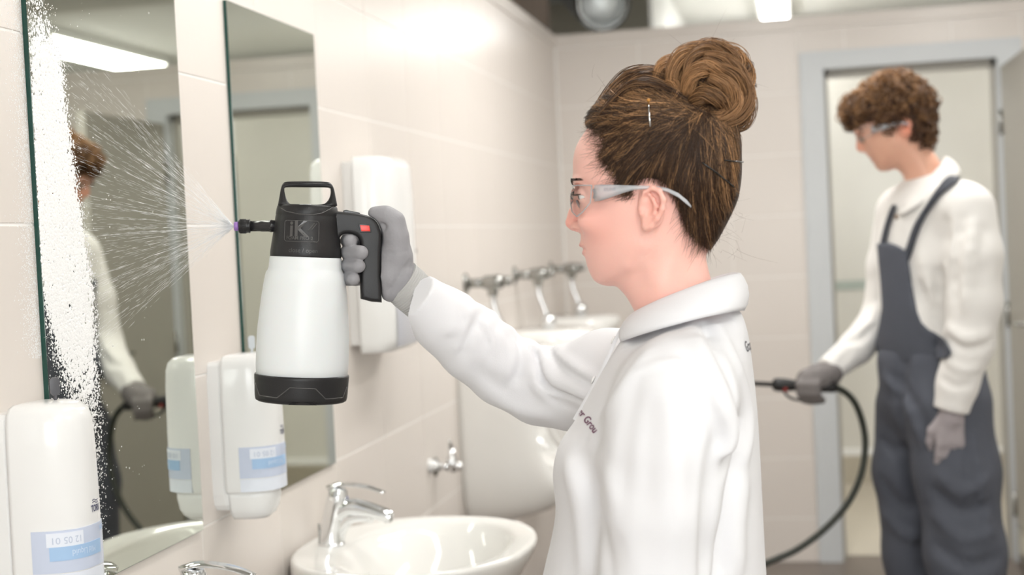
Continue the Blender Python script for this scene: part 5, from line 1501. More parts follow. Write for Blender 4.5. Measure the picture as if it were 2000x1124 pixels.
# ---- trousers and shoes, below the picture
M_GREYT = mat('grey_work_cloth', (0.085, 0.088, 0.10), 0.8, var=0.25, vscale=14, bump=0.0004, bscale=600)
wf = Field((0.55, YW - 0.24, 0.05), (1.15, YW + 0.24, zc(1380) + 0.06), 0.007)
hx = 0.86
wf.ell((hx, YW, 0.86), (0.125, 0.165, 0.14), 0.02)
for s in (1, -1):
    wf.chain([(hx, YW - s * 0.085, 0.83), (hx - 0.01, YW - s * 0.09, 0.47), (hx + 0.015, YW - s * 0.095, 0.10)], [0.088, 0.066, 0.056], 0.03)
wf.put(lambda X, Y, Z: Z + 0 * X + 0 * Y - 0.075, (0.5, 1.5, 0.0), (1.2, 2.2, 0.12), 0.004, 'cut')
V, F = wf.mesh(); nmesh('trousers', V, F, M_GREYT, wo)
def shoe(x, y, parent, m):
    q = Field((x - 0.24, y - 0.07, -0.01), (x + 0.09, y + 0.07, 0.13), 0.005)
    q.chain([(x + 0.035, y, 0.045), (x - 0.08, y, 0.042), (x - 0.155, y, 0.036)], [0.040, 0.043, 0.036], 0.02); q.cone((x + 0.02, y, 0.06), (x + 0.015, y, 0.11), 0.040, 0.045, 0.02)
    q.put(lambda X, Y, Z: Z + 0 * X + 0 * Y - 0.004, (x - 0.3, y - 0.1, -0.05), (x + 0.1, y + 0.1, 0.01), 0.003, 'cut')
    V, F = q.mesh(); V[:, 2] = np.maximum(V[:, 2] - 0.003, 0.001); nmesh('shoe', V, F, m, parent)
M_SHOE = mat('black_shoe', (0.02, 0.02, 0.022), 0.5, var=0.1)
shoe(hx + 0.01, YW - 0.095, wo, M_SHOE); shoe(hx + 0.01, YW + 0.095, wo, M_SHOE)

# ---- work glove closed round the grip
M_GLOVE = mat('grey_nitrile_glove', (0.325, 0.32, 0.335), 0.62, var=0.10, vscale=60, bump=0.0004, bscale=260)
gf = Field(S(650, 620, -0.08).clip(-9, 9) - 0.08, S(650, 620, -0.08) - 0.08 + np.array([0.34, 0.26, 0.34]), 0.0022)
_c = S(745, 510, 0.0); gf = Field(_c - np.array([0.12, 0.10, 0.13]), _c + np.array([0.12, 0.10, 0.13]), 0.0017)
mp = PXM
# palm and heel of the hand
gf.chain([S(790, 566, -0.004), S(778, 540, -0.004), S(773, 500, -0.006), S(768, 462, -0.006)], [30 * mp, 32 * mp, 29 * mp, 24 * mp], 0.012)
gf.chain([S(762, 570, 0.002), S(757, 540, 0.004), S(760, 500, 0.004)], [20 * mp, 20 * mp, 18 * mp], 0.012)
gf.chain([S(762, 550, -0.022), S(765, 500, -0.026), S(766, 462, -0.028)], [22 * mp, 24 * mp, 20 * mp], 0.015)
# thumb lying over the back of the grip
gf.chain([S(778, 500, 0.006), S(774, 462, 0.008), S(768, 434, 0.008), S(752, 422, 0.006), S(732, 417, 0.004)], [25 * mp, 22 * mp, 21 * mp, 17.5 * mp, 13.5 * mp], 0.010)
gf.ell(S(757, 441, 0.0), np.array((15, 15, 16)) * mp, 0.008)
# fingers pass behind the grip and close towards the photographer
for (y, tx, tip, rr_, dd) in ((470, 683, 0.014, 15.4, 0.0), (493, 705, 0.028, 15.8, 0.004), (519, 700, 0.027, 15.2, 0.003), (544, 690, 0.022, 14.8, 0.0)):
    r_ = rr_ * mp
    gf.chain([S(764, y - 4, -0.034), S(725, y - 3, -0.036), S(694, y, -0.033), S(680, y, -0.018), S(682, y, 0.004 + dd)], [r_ * 1.1, r_ * 1.08, r_ * 1.03, r_, r_], 0.0012)
    gf.cone(S(684, y, 0.006 + dd), S(tx, y + 1, tip), r_ * 1.0, r_ * 0.90, 0.0012)
# seams between fingers, wrinkles at the thumb root
for pp, am, wd_ in (([(747, 430, 0.014), (752, 443, 0.018), (748, 452, 0.018)], -0.0022, 0.0035), ([(745, 436, 0.012), (764, 437, 0.02), (776, 446, 0.02)], -0.0016, 0.003), ([(750, 455, 0.016), (768, 452, 0.022), (782, 462, 0.02)], 0.0013, 0.004),
                    ([(742, 492, 0.014), (765, 496, 0.024), (795, 490, 0.02)], -0.0012, 0.003), ([(690, 472, 0.022), (700, 468, 0.018)], -0.001, 0.002), ([(690, 497, 0.03), (712, 492, 0.032)], 0.001, 0.003), ([(684, 552, 0.022), (700, 543, 0.022)], -0.0015, 0.0025),
                    ([(755, 590, 0.012), (762, 565, 0.02), (785, 530, 0.022), (800, 515, 0.018)], -0.0015, 0.004)):
    gf.ridge([S(*q) for q in pp], am, wd_)
# leave room for the grip
_gp = np.array([((S(*p) - A0) @ SR, (S(*p) - A0) @ SU) for p in grip])
def grip_box(X, Y, Z):
    x = (X - A0[0]) * SR[0] + (Y - A0[1]) * SR[1] + (Z - A0[2]) * SR[2]
    u_ = (X - A0[0]) * SU[0] + (Y - A0[1]) * SU[1] + (Z - A0[2]) * SU[2]
    d = (X - A0[0]) * SF[0] + (Y - A0[1]) * SF[1] + (Z - A0[2]) * SF[2]
    return np.maximum(-poly_sdf(_gp, x, u_).astype(np.float32) - 0.0006, np.abs(d) - 0.0168)
gf.put(grip_box, _c - 0.13, _c + 0.13, 0.002, 'cut')
# cut at the wrist
gw = FA[-2] - FA[-1]; gw /= np.linalg.norm(gw)
wc = S(792, 557, -0.002)
gf.put(lambda X, Y, Z: -((X - wc[0]) * gw[0] + (Y - wc[1]) * gw[1] + (Z - wc[2]) * gw[2]), wc - 0.07, wc + 0.07, 0.003, 'cut')
V, F = gf.mesh(); V = relax(V, F, 1, 0.4)
gl = nmesh('glove', V, F, M_GLOVE, wo)
# ribbed knit cuff
M_KNIT = mat('grey_knit_cuff', (0.50, 0.495, 0.48), 0.85, var=0.15, vscale=80)
ax = FA[-1] - S(786, 553, -0.002); ax = gw
u = np.cross(ax, SN); u /= np.linalg.norm(u); v = np.cross(ax, u)
rings = []
for i in range(61):
    f = i / 60.0
    c = S(783, 549, -0.003) * (1 - f) + (FA[-1] + gw * 0.035) * f
    rr_ = np.interp(f, [0, 0.25, 0.6, 1], [0.0325, 0.0330, 0.0310, 0.0315]) + 0.00055 * (1 if i % 3 == 0 else -0.6)
    a = np.arange(48) * 2 * pi / 48
    rings.append(c + np.outer(np.cos(a) * rr_, u) + np.outer(np.sin(a) * rr_ * 0.80, v))
loft('knit_cuff', rings, M_KNIT, gl, smooth=False)
# glove on the hanging hand
def hand(name, wrist, d, palm_n, m, parent, sc=1.0, h=0.0035, curl=0.5):
    d = np.asarray(d, float); d /= np.linalg.norm(d); nrm = np.asarray(palm_n, float); nrm -= d * (nrm @ d); nrm /= np.linalg.norm(nrm); sd = np.cross(d, nrm)
    w = np.asarray(wrist, float)
    pt = lambda a, b, c: w + (d * a + sd * b + nrm * c) * sc
    c0 = pt(0.08, 0, 0.02); f = Field(c0 - 0.14 * sc, c0 + 0.14 * sc, h)
    f.chain([pt(-0.02, 0, 0), pt(0.02, 0, 0)], [0.028 * sc, 0.029 * sc], 0.01)
    for b in (-0.026, -0.009, 0.009, 0.026): f.chain([pt(0.012, b * 0.6, 0), pt(0.085, b, 0.002)], [0.017 * sc, 0.0135 * sc], 0.012)
    for k, (b, L) in enumerate(((-0.029, 0.066), (-0.010, 0.076), (0.010, 0.070), (0.028, 0.054))):
        cu = curl * (0.8 + 0.12 * k)
        p1 = pt(0.09, b, 0.002); p2 = pt(0.09 + L * 0.45 * cos(cu), b, 0.002 + L * 0.45 * sin(cu)); p3 = pt(0.09 + L * 0.45 * cos(cu) + L * 0.33 * cos(cu * 2), b * 0.95, 0.002 + L * 0.45 * sin(cu) + L * 0.33 * sin(cu * 2))
        p4 = pt(0.09 + L * 0.45 * cos(cu) + L * 0.33 * cos(cu * 2) + L * 0.22 * cos(cu * 2.7), b * 0.92, 0.002 + L * 0.45 * sin(cu) + L * 0.33 * sin(cu * 2) + L * 0.22 * sin(cu * 2.7))
        f.chain([p1, p2, p3, p4], [0.0105 * sc, 0.010 * sc, 0.0092 * sc, 0.0082 * sc], 0.004)
    f.chain([pt(0.025, -0.024, 0.006), pt(0.055, -0.044, 0.016), pt(0.085, -0.046, 0.026), pt(0.105, -0.040, 0.032)], [0.015 * sc, 0.013 * sc, 0.0105 * sc, 0.009 * sc], 0.008)
    V, F = f.mesh(); V = relax(V, F, 1, 0.4)
    return nmesh(name, V, F, m, parent)
hand('glove', na[-1] + wd2 * 0.012, wd2, (-1, 0.3, 0.0), M_GLOVE, wo)

# ---- safety glasses
M_CLEAR = clear_mat('clear_lens', (0.97, 0.985, 0.99), 1.42, 0.02)
M_MILK = clear_mat('frosted_temple', (0.95, 0.96, 0.97), 1.45, 0.15, milk=0.34)
M_EDGE = clear_mat('lens_edge', (0.62, 0.66, 0.68), 1.5, 0.05, milk=0.35)
ga = thing('safety_glasses', 'clear wraparound safety glasses worn by the woman', 'safety glasses', tuple(W3(1120, 385)))
n = 61; top, bot = [], []
for i in range(n):
    a = -1 + 2.0 * i / (n - 1)                       # -1 near hinge .. 1 far hinge
    s = abs(a)
    dy = 0.0705 * np.sin(min(1.0, s) * pi / 2 * 0.98) * (-1 if a > 0 else 1)
    px = np.interp(s, [0, 0.25, 0.5, 0.75, 1.0], [1117.5, 1119, 1126, 1142, 1166])
    X = P2(px, 385)[0]
    zt = np.interp(s, [0, 0.3, 0.7, 1.0], [zc(365), zc(359), zc(359), zc(361)])
    zb = np.interp(s, [0, 0.12, 0.3, 0.5, 0.68, 0.82, 1.0], [zc(385), zc(389), zc(397), zc(408), zc(419), zc(412), zc(394)])
    top.append((X + 0.004, YW - dy, zt)); bot.append((X + 0.001, YW - dy, zb))
top, bot = np.array(top), np.array(bot)
mid = (top + bot) / 2; mid[:, 0] -= 0.003
V = np.vstack([top, (top + mid) / 2 - [0.0008, 0, 0], mid, (bot + mid) / 2 - [0.0008, 0, 0], bot]); 
Fq = np.array([(r_ * n + j, r_ * n + j + 1, (r_ + 1) * n + j + 1, (r_ + 1) * n + j) for r_ in range(4) for j in range(n - 1)])
o = nmesh('lens', V, Fq, M_CLEAR, ga)
edge = np.vstack([top, bot[::-1], top[:1]])
sweep('lens_edge', edge, 0.0008, M_EDGE, ga, n=6)
for s in (1, -1):
    def G(px, py, d): 
        p = onY(px, py, YW - d); return p if s > 0 else np.array([p[0], 2 * YW - p[1], p[2]])
    prs = []
    spec_ = [(1161, 362, 394, 0.0715), (1175, 361, 392, 0.0765), (1195, 361, 385, 0.080), (1218, 362, 377, 0.0825), (1240, 362.5, 371, 0.084), (1262, 363, 369.5, 0.085), (1285, 364, 371, 0.0835), (1305, 368, 376, 0.0825), (1325, 377, 386, 0.083), (1342, 391, 400, 0.083), (1350, 402, 406, 0.083)]
    rings = []
    for (px, t0, b0, d) in spec_:
        A_, B_ = G(px, t0, d), G(px, b0, d); o_ = np.array([0, -s * 0.0022, 0])
        rings.append([A_, A_ + o_, (A_ + B_) / 2 + o_ * 1.4, B_ + o_, B_, (A_ + B_) / 2])
    tm = loft('temple_arm', rings, M_MILK, ga)
    sweep('hinge', [G(1160, 370, 0.0705), G(1163, 378, 0.0715), G(1161, 388, 0.0705)], 0.0022, M_EDGE, tm, n=8)
    if s > 0:
        V_, F_ = text_data('DLINE', 8.5, 0, 2)
        mesh('lettering', [G(1191 + v[0], 370 - v[1] - 0.02 * v[0], 0.0832 + 0.00009 * v[0]) for v in V_], F_, mat('grey_lettering', (0.22, 0.24, 0.28), 0.4), tm)
sweep('nose_pad', [W3(1127, 392, 0.010), W3(1131, 402, 0.0125), W3(1136, 410, 0.014)], 0.0016, M_EDGE, ga, n=8)
sweep('nose_pad', [W3(1127, 392, -0.010), W3(1131, 402, -0.0125), W3(1136, 410, -0.014)], 0.0016, M_EDGE, ga, n=8)
# ================================================================== the man
YM = 4.24
MS = YM / 4.42
def Q3(px, py, d=0.0): return onY(px, py, YM - d)
def Q2(px, py, d=0.0):
    p = Q3(px, py, d); return (p[0], p[2])
zm = lambda py: Q3(1750, py)[2]
ma = thing('person', 'man with curly brown hair in grey bib overalls holding a spray lance', 'person', tuple(Q3(1815, 700) * np.array([1, 1, 0])))
M_MSKIN = mat('tanned_skin', (0.76, 0.43, 0.31), 0.45, attr='Col', var=0.06, vscale=40, sss=0.15)
M_OVER = mat('grey_overall_cloth', (0.092, 0.10, 0.125), 0.8, var=0.25, vscale=10, bump=0.0006, bscale=300)
M_STRAP = mat('dark_strap', (0.05, 0.055, 0.07), 0.7, var=0.2)
M_LGLOVE = mat('mauve_grey_glove', (0.40, 0.36, 0.37), 0.8, var=0.25, vscale=50)
M_DGLOVE = mat('dark_palm_glove', (0.22, 0.20, 0.195), 0.7, var=0.3, vscale=50)
# head
mh = [(1671, 240), (1668, 252), (1671, 262), (1677, 270), (1682, 284), (1688, 296), (1692, 301), (1695, 306), (1700, 311), (1701, 315), (1706, 318), (1708, 323), (1713, 330), (1722, 335), (1736, 334), (1750, 331), (1762, 341), (1767, 356), (1766, 380), (1764, 440),
      (1862, 440), (1850, 360), (1836, 318), (1822, 296), (1808, 280), (1806, 245), (1804, 210), (1790, 178), (1760, 164), (1725, 168), (1692, 192), (1676, 220)]
mp_ = np.array([Q2(a, b) for a, b in catmull(mh, 4, True)])
def Wm(X, Z):
    w = np.interp(Z, [zm(440), zm(370), zm(340), zm(315), zm(285), zm(250), zm(220), zm(160)], [0.075, 0.066, 0.062, 0.064, 0.070, 0.076, 0.078, 0.068])
    fx = np.clip((X - Q2(1680, 300)[0]) / 0.12, 0, 1)
    j = np.interp(Z, [zm(345), zm(325), zm(290), zm(250)], [1, 0.82, 0.9, 1.0])
    return w * (j + (1 - j) * fx)
f = Field((Q2(1655, 300)[0], YM - 0.11, zm(435)), (Q2(1880, 300)[0], YM + 0.11, zm(130)), 0.003)
f.inflate(mp_, YM, 0.075, Wm, k=0.002, soft=3)
f.cone(Q3(1678, 268), Q3(1679, 285), 0.007, 0.009, 0.012); f.cone(Q3(1679, 285), Q3(1680.5, 290), 0.009, 0.0105, 0.006)
for s in (1, -1):
    f.ell(Q3(1686, 293, 0.012 * s), (0.010, 0.008, 0.008), 0.005)
    f.ell(Q3(1676, 258, 0.028 * s), (0.012, 0.022, 0.008), 0.01)
    f.ell(Q3(1678, 269, 0.033 * s), (0.013, 0.017, 0.011), 0.012, 'cut')
    f.ell(Q3(1688, 269, 0.032 * s), (0.0135,) * 3, 0.005)
    f.ell(Q3(1770, 248, 0.078 * s), (0.017, 0.008, 0.031), 0.006)
    f.chain([Q3(a, b, (0.080 + c) * s) for a, b, c in ((1761, 252, 0), (1760, 240, 0.004), (1767, 232, 0.008), (1776, 236, 0.012), (1779, 247, 0.012), (1775, 258, 0.008), (1768, 265, 0.002))], [0.0035] * 7, 0.004)
    f.ell(Q3(1767, 250, 0.088 * s), (0.007, 0.007, 0.011), 0.003, 'cut')
f.ridge([Q3(1700, 312, 0.024), Q3(1698, 311.5, 0), Q3(1700, 312, -0.024)], -0.003, 0.004)
V, F = f.mesh(); V = relax(V, F, 1, 0.4)
col = np.ones((len(V), 3))
for c, r_, rgb, a in ((Q3(1679, 290), (0.02,) * 3, (1.0, 0.72, 0.68), 0.8), (Q3(1772, 248, 0.085), (0.03, 0.02, 0.035), (1.15, 0.72, 0.66), 0.9), (Q3(1700, 312), (0.012, 0.03, 0.010), (0.85, 0.62, 0.62), 0.7), (Q3(1725, 322, 0.04), (0.045, 0.05, 0.03), (0.86, 0.84, 0.84), 0.5)):
    w = (a * np.exp(-(((V - c) / np.array(r_)) ** 2).sum(1)))[:, None]; col = col * (1 - w) + np.array(rgb) * w
nmesh('body', V, F, M_MSKIN, ma, col=col)
for s in (1, -1):
    c = Q3(1688, 269.5, 0.032 * s)
    revolve('eye', [(-0.0125 * cos(a), 0.0125 * sin(a) + 1e-5) for a in np.linspace(0, pi, 12)], c + np.array([-0.0015, 0, -0.001]), c + np.array([-1, 0, -0.5]), mat('eye_plain', (0.35, 0.28, 0.22), 0.2), ma, n=16)
    bp = [[Q3(1673 + 4 * i / 60 * 3 + rng.normal(0, 0.6), 257.5 + rng.normal(0, 1.2), (0.012 + 0.035 * i / 60) * s) + np.array([-0.003, 0, 0]), Q3(1675 + 4 * i / 60 * 3, 256 + rng.normal(0, 1), (0.018 + 0.037 * i / 60) * s) + np.array([-0.003, 0, 0])] for i in range(60)]
    bp = np.array(bp); tag(strands('eyebrow', bp, np.full((60, 2), 0.0010), M_LASH, ma), kind='stuff')
# curly hair
mhair = [(1668, 246), (1655, 236), (1650, 215), (1660, 196), (1684, 180), (1715, 156), (1744, 147), (1775, 150), (1801, 174), (1818, 190), (1821, 208), (1818, 230), (1820, 262), (1814, 282), (1795, 310), (1755, 310), (1700, 285), (1672, 265)]
mline = [(1670, 246), (1640, 250), (1640, 130), (1840, 130), (1840, 290), (1812, 284), (1794, 276), (1784, 262), (1780, 242), (1774, 230), (1762, 229), (1752, 238), (1742, 250), (1730, 252), (1722, 243), (1712, 236), (1695, 240)]
mq = np.array([Q2(a, b) for a, b in catmull(mhair, 4, True)]); ml = np.array([Q2(a, b, 0.07) for a, b in catmull(mline, 2, True)])
f = Field((Q2(1630, 300)[0], YM - 0.12, zm(300)), (Q2(1850, 300)[0], YM + 0.12, zm(125)), 0.004)
f.inflate(mq, YM, 0.085 * MS, 0.092 * MS, k=0.001, soft=2)
X2, Z2 = np.meshgrid(f.ax[0], f.ax[2], indexing='ij')
f.D = np.maximum(f.D, -poly_sdf(ml, X2, Z2).astype(np.float32)[:, None, :] + 0.003)
V, F = f.mesh()
M_MCAP = mat('curly_under_layer', (0.075, 0.036, 0.018), 0.7, var=0.5, vscale=40, bump=0.004, bscale=60)
hm = nmesh('hair', V, F, M_MCAP, ma)
g = np.random.default_rng(21)
me_ = hm.data; vn = np.zeros(len(V) * 3, np.float32); me_.vertices.foreach_get('normal', vn); vn = vn.reshape(-1, 3)
pick = g.integers(0, len(V), 1500)
K = 15; t = np.linspace(0, 1, K)
Pc = []; Cc = []
for k in pick:
    nn = vn[k]; tg = np.cross(nn, g.normal(size=3)); tg /= np.linalg.norm(tg) + 1e-9; bt = np.cross(nn, tg)
    rad = g.uniform(0.006, 0.013); turns = g.uniform(0.8, 1.6); ph = g.uniform(0, 6.28); L = g.uniform(0.008, 0.024)
    ang = ph + turns * 2 * pi * t
    P = V[k] + np.outer(0.002 + 0.012 * np.sin(pi * t) * g.uniform(0.3, 1.7) + rad * 0.5 * np.sin(ang), nn) + np.outer(rad * np.cos(ang), tg) + np.outer(L * (t - 0.5), bt)
    Pc.append(P)
    up_ = np.clip((V[k][2] - zm(245)) / (zm(150) - zm(245)), 0, 1); fr_ = np.clip((Q2(1740, 200)[0] - V[k][0]) / 0.12, 0, 1)
    gd = np.clip(0.10 + 0.75 * up_ * (0.4 + 0.6 * fr_) + g.normal(0, 0.15), 0, 1)
    Cc.append((np.array([0.075, 0.035, 0.018]) * (1 - gd) + np.array([0.42, 0.22, 0.09]) * gd) * g.uniform(0.7, 1.3))
Pc = np.array(Pc)
tag(strands('hair_curls', Pc, np.tile(0.0020 * np.clip(np.minimum(t * 6 + 0.4, (1 - t) * 6 + 0.4), 0, 1), (len(Pc), 1)), M_HAIR, hm, np.array(Cc), n=4), kind='stuff')

# trunk turned some 30 degrees towards the photographer
FACE = np.array([-0.87, -0.50, 0.0]); LEFT = np.array([0.50, -0.87, 0.0])
ROT = [FACE, LEFT, np.array([0, 0, 1.0])]
f = Field(np.array([Q3(1585, 700)[0], YM - 0.42, zm(860)]), np.array([Q3(1975, 700)[0] + 0.02, YM + 0.36, zm(320)]), 0.0055)
f.ell(Q3(1812, 500), np.array((0.128, 0.185, 0.24)) * MS, 0.02, rot=ROT); f.ell(Q3(1812, 640), np.array((0.125, 0.165, 0.24)) * MS, 0.05, rot=ROT)
f.cone(Q3(1872, 405, 0.13), Q3(1762, 408, -0.13), 0.075, 0.068, 0.05); f.cone(Q3(1818, 400), Q3(1818, 388), 0.085, 0.065, 0.05)
NA_ = [Q3(1890, 412, 0.16), Q3(1900, 500, 0.19), Q3(1903, 590, 0.20), Q3(1892, 670, 0.20), Q3(1870, 750, 0.20), Q3(1858, 800, 0.20)]
f.chain(NA_, np.array([0.078, 0.080, 0.074, 0.070, 0.056, 0.050]) * MS, 0.02)
FA_ = [Q3(1752, 420, -0.15), Q3(1734, 520, -0.17), Q3(1722, 618, -0.17), Q3(1672, 680, -0.10), Q3(1618, 724, -0.03)]
f.chain(FA_, np.array([0.066, 0.062, 0.058, 0.050, 0.042]) * MS, 0.02)
creases(f, [([(1845, 440), (1838, 540), (1836, 640), (1842, 690)], -0.030, 0.022), ([(1880, 430), (1866, 520), (1868, 600)], -0.010, 0.016), ([(1900, 440), (1890, 520), (1884, 600)], 0.010, 0.018), ([(1922, 450), (1916, 560)], -0.008, 0.016),
    ([(1852, 640), (1885, 662), (1930, 650)], 0.010, 0.014), ([(1850, 660), (1885, 684), (1925, 676)], -0.011, 0.012), ([(1846, 700), (1875, 722), (1908, 720)], 0.009, 0.012), ([(1840, 740), (1865, 756), (1892, 752)], -0.008, 0.010),
    ([(1795, 560), (1810, 610), (1838, 640)], -0.014, 0.016), ([(1790, 600), (1808, 640), (1835, 662)], 0.014, 0.014), ([(1800, 500), (1815, 560), (1835, 600)], 0.008, 0.016), ([(1700, 640), (1682, 662), (1655, 668)], -0.009, 0.010), ([(1712, 600), (1700, 630), (1676, 650)], 0.009, 0.012), ([(1660, 690), (1640, 712)], -0.006, 0.010)])
shirtD = f.D.copy()
for pts_, cutr in ((NA_, 0.07), (FA_, 0.06)):
    w = pts_[-1] - pts_[-2]; w /= np.linalg.norm(w); c = pts_[-1] + w * 0.004
    f.put(lambda X, Y, Z: -((X - c[0]) * w[0] + (Y - c[1]) * w[1] + (Z - c[2]) * w[2]), c - cutr, c + cutr, 0.002, 'cut')
V, F = f.mesh(); V = relax(V, F, 2, 0.5)
M_WSHIRT2 = mat('cream_white_shirt', (0.80, 0.78, 0.75), 0.8, var=0.04, vscale=20)
ms = nmesh('shirt', V, F, M_WSHIRT2, ma)
# bib and straps lie on the shirt
def to_px(X, Y, Z):
    x, y, z = X - CAM[0], Y - CAM[1], Z - CAM[2]
    a = RC[0][0] * x + RC[1][0] * y + RC[2][0] * z; b = RC[0][1] * x + RC[1][1] * y + RC[2][1] * z; c = -(RC[0][2] * x + RC[1][2] * y + RC[2][2] * z)
    return 1000 + FPX * a / c, 562 - FPX * b / c
def shell_on(name, poly, thick, m, parent, front=None, minus=0.010):
    X, Y, Z = np.meshgrid(*f.ax, indexing='ij')
    u, v = to_px(X, Y, Z)
    near = np.abs(shirtD) < 0.03
    d = np.full(f.D.shape, 0.05, np.float32)
    pd = -poly_sdf(catmull(poly, 3, True), u[near], v[near]) * 0.00154
    val = np.maximum(np.maximum(shirtD[near] - thick, -(shirtD[near] + minus)), pd)
    if front is not None:
        c, nrm = front
        val = np.maximum(val, -((X[near] - c[0]) * nrm[0] + (Y[near] - c[1]) * nrm[1] + (Z[near] - c[2]) * nrm[2]))
    d[near] = val
    o = Field(f.lo, f.lo + 0.01, f.h); o.ax = f.ax; o.D = d
    V, F = o.mesh(); V = relax(V, F, 1, 0.5)
    return nmesh(name, V, F, m, parent)
cf_ = Q3(1812, 500)
ov = shell_on('bib', [(1713, 486), (1717, 476), (1735, 474), (1766, 488), (1774, 508), (1784, 570), (1800, 630), (1842, 662), (1850, 700), (1716, 700), (1722, 600)], 0.012, M_OVER, ma, front=(cf_, FACE))
shell_on('strap', [(1766, 492), (1752, 500), (1760, 520), (1776, 510), (1800, 440), (1835, 385), (1875, 350), (1868, 338), (1842, 352), (1805, 405), (1782, 445)], 0.010, M_STRAP, ov, front=(cf_ - FACE * 0.10, np.array([-0.3, -0.95, 0.1])))
shell_on('strap', [(1718, 480), (1728, 480), (1738, 440), (1750, 405), (1742, 400), (1728, 436)], 0.010, M_STRAP, ov, front=(cf_, FACE))
box('buckle', tuple(Q3(1764, 505, 0.20) - 0.016), tuple(Q3(1764, 505, 0.20) + 0.016), M_CHROMED, ov, bevel=0.004) if False else None
# trousers
f2 = Field(np.array([Q3(1690, 900)[0] - 0.03, YM - 0.36, 0.02]), np.array([Q3(1975, 1124)[0] + 0.05, YM + 0.30, zm(650)]), 0.008)
f2.ell(Q3(1815, 700), np.array((0.140, 0.172, 0.11)) * MS, 0.03, rot=ROT); f2.ell(Q3(1822, 770), np.array((0.145, 0.178, 0.16)) * MS, 0.05, rot=ROT)
f2.chain([Q3(1850, 800, 0.08), Q3(1868, 920, 0.09), Q3(1885, 1080, 0.10), Q3(1898, 1220, 0.10), Q3(1915, 1400, 0.10)], np.array([0.125, 0.118, 0.110, 0.095, 0.085]) * MS, 0.04)
f2.chain([Q3(1780, 800, -0.09), Q3(1772, 920, -0.10), Q3(1786, 1080, -0.12), Q3(1795, 1220, -0.12), Q3(1800, 1400, -0.12)], np.array([0.108, 0.100, 0.092, 0.085, 0.08]) * MS, 0.035)
creases(f2, [([(1765, 690), (1756, 780), (1770, 880), (1788, 980), (1800, 1110)], -0.022, 0.020), ([(1838, 930), (1880, 962), (1925, 940)], 0.014, 0.018), ([(1825, 960), (1875, 1002), (1928, 985)], -0.016, 0.016), ([(1830, 1010), (1880, 1052), (1935, 1040)], 0.016, 0.018),
    ([(1832, 1070), (1890, 1108), (1948, 1092)], -0.016, 0.018), ([(1722, 940), (1755, 985), (1785, 1000)], -0.010, 0.016), ([(1725, 1000), (1760, 1040), (1790, 1050)], 0.010, 0.018), ([(1730, 740), (1765, 780), (1800, 860)], 0.012, 0.018), ([(1745, 740), (1785, 790), (1815, 850)], -0.010, 0.016),
    ([(1900, 850), (1912, 940), (1930, 1040)], 0.010, 0.016), ([(1885, 860), (1898, 940), (1915, 1020)], -0.008, 0.014), ([(1722, 860), (1745, 880), (1765, 880)], -0.010, 0.014)])
f2.put(lambda X, Y, Z: Z + 0 * X + 0 * Y - 0.06, (0.8, 3.9, -0.1), (1.9, 4.9, 0.10), 0.004, 'cut')
V, F = f2.mesh(); V = relax(V, F, 1, 0.5); nmesh('trousers', V, F, M_OVER, ma)
fn_ = Q3(1915, 1400, 0.10); ff_ = Q3(1800, 1400, -0.12)
shoe(fn_[0], fn_[1], ma, M_SHOE); shoe(ff_[0], ff_[1], ma, M_SHOE)
# collar
def ellip_m(front, back, side_):
    fr_, b, s = (np.asarray(q, float) for q in (front, back, side_)); m = (fr_ + b) / 2
    def fn(a):
        p = m + (fr_ - m) * cos(a); w = abs(sin(a)) ** 0.85 * np.sign(sin(a))
        return np.array([p[0] + (s[0] - m[0]) * abs(sin(a)), m[1] + (fr_[1] - m[1]) * cos(a) - (m[1] - s[1]) * w, p[2] + (s[2] - m[2]) * abs(sin(a))])
    return fn
collar(ms, 'collar', ellip_m(Q3(1758, 402, 0.03), Q3(1846, 308), Q3(1808, 356, 0.086)), ellip_m(Q3(1752, 424, 0.05), Q3(1872, 336), Q3(1826, 380, 0.125)), ellip_m(Q3(1764, 412, 0.02), Q3(1842, 332), Q3(1808, 380, 0.075)), radians(16), radians(344), M_WSHIRT2)
bq = Q3(1752, 424, 0.135)
revolve('button', [(0, 0.007), (0.004, 0.007), (0.004, 0)], bq, bq + FACE, mat('brown_button', (0.20, 0.13, 0.08), 0.4), ms, n=14)
# gloves
hd = NA_[-1] - NA_[-2]; hd /= np.linalg.norm(hd)
hand('glove', NA_[-1] - np.array([0.0, 0, 0.004]), (-0.06, 0.0, -1.0), (-0.25, 1.0, 0.0), M_LGLOVE, ma, 1.03, 0.0045, 0.28)
L0, L1 = Q3(1628, 757, 0.01), Q3(1520, 752, 0.03)
LA = (L1 - L0) / np.linalg.norm(L1 - L0)
f3 = Field(Q3(1580, 755) - 0.13, Q3(1580, 755) + 0.13, 0.0045)
f3.chain([Q3(1622, 730, -0.02), Q3(1600, 738, 0.0), Q3(1578, 742, 0.01)], [0.036, 0.038, 0.034], 0.012)
for k, (px, ty) in enumerate(((1562, 784), (1573, 786), (1584, 785), (1595, 782))):
    f3.chain([Q3(px + 6, 740, 0.026), Q3(px, 752, 0.042), Q3(px + 1, 768, 0.040), Q3(px + 6, 780, 0.022), Q3(px + 12, ty, 0.004)], [0.0125, 0.0125, 0.0115, 0.0105, 0.0095], 0.004)
f3.chain([Q3(1602, 738, -0.03), Q3(1580, 745, -0.045), Q3(1556, 750, -0.03)], [0.016, 0.013, 0.010], 0.008)
w = FA_[-1] - FA_[-2]; w /= np.linalg.norm(w)
V, F = f3.mesh(); V = relax(V, F, 1, 0.4); nmesh('glove', V, F, M_DGLOVE, ma)

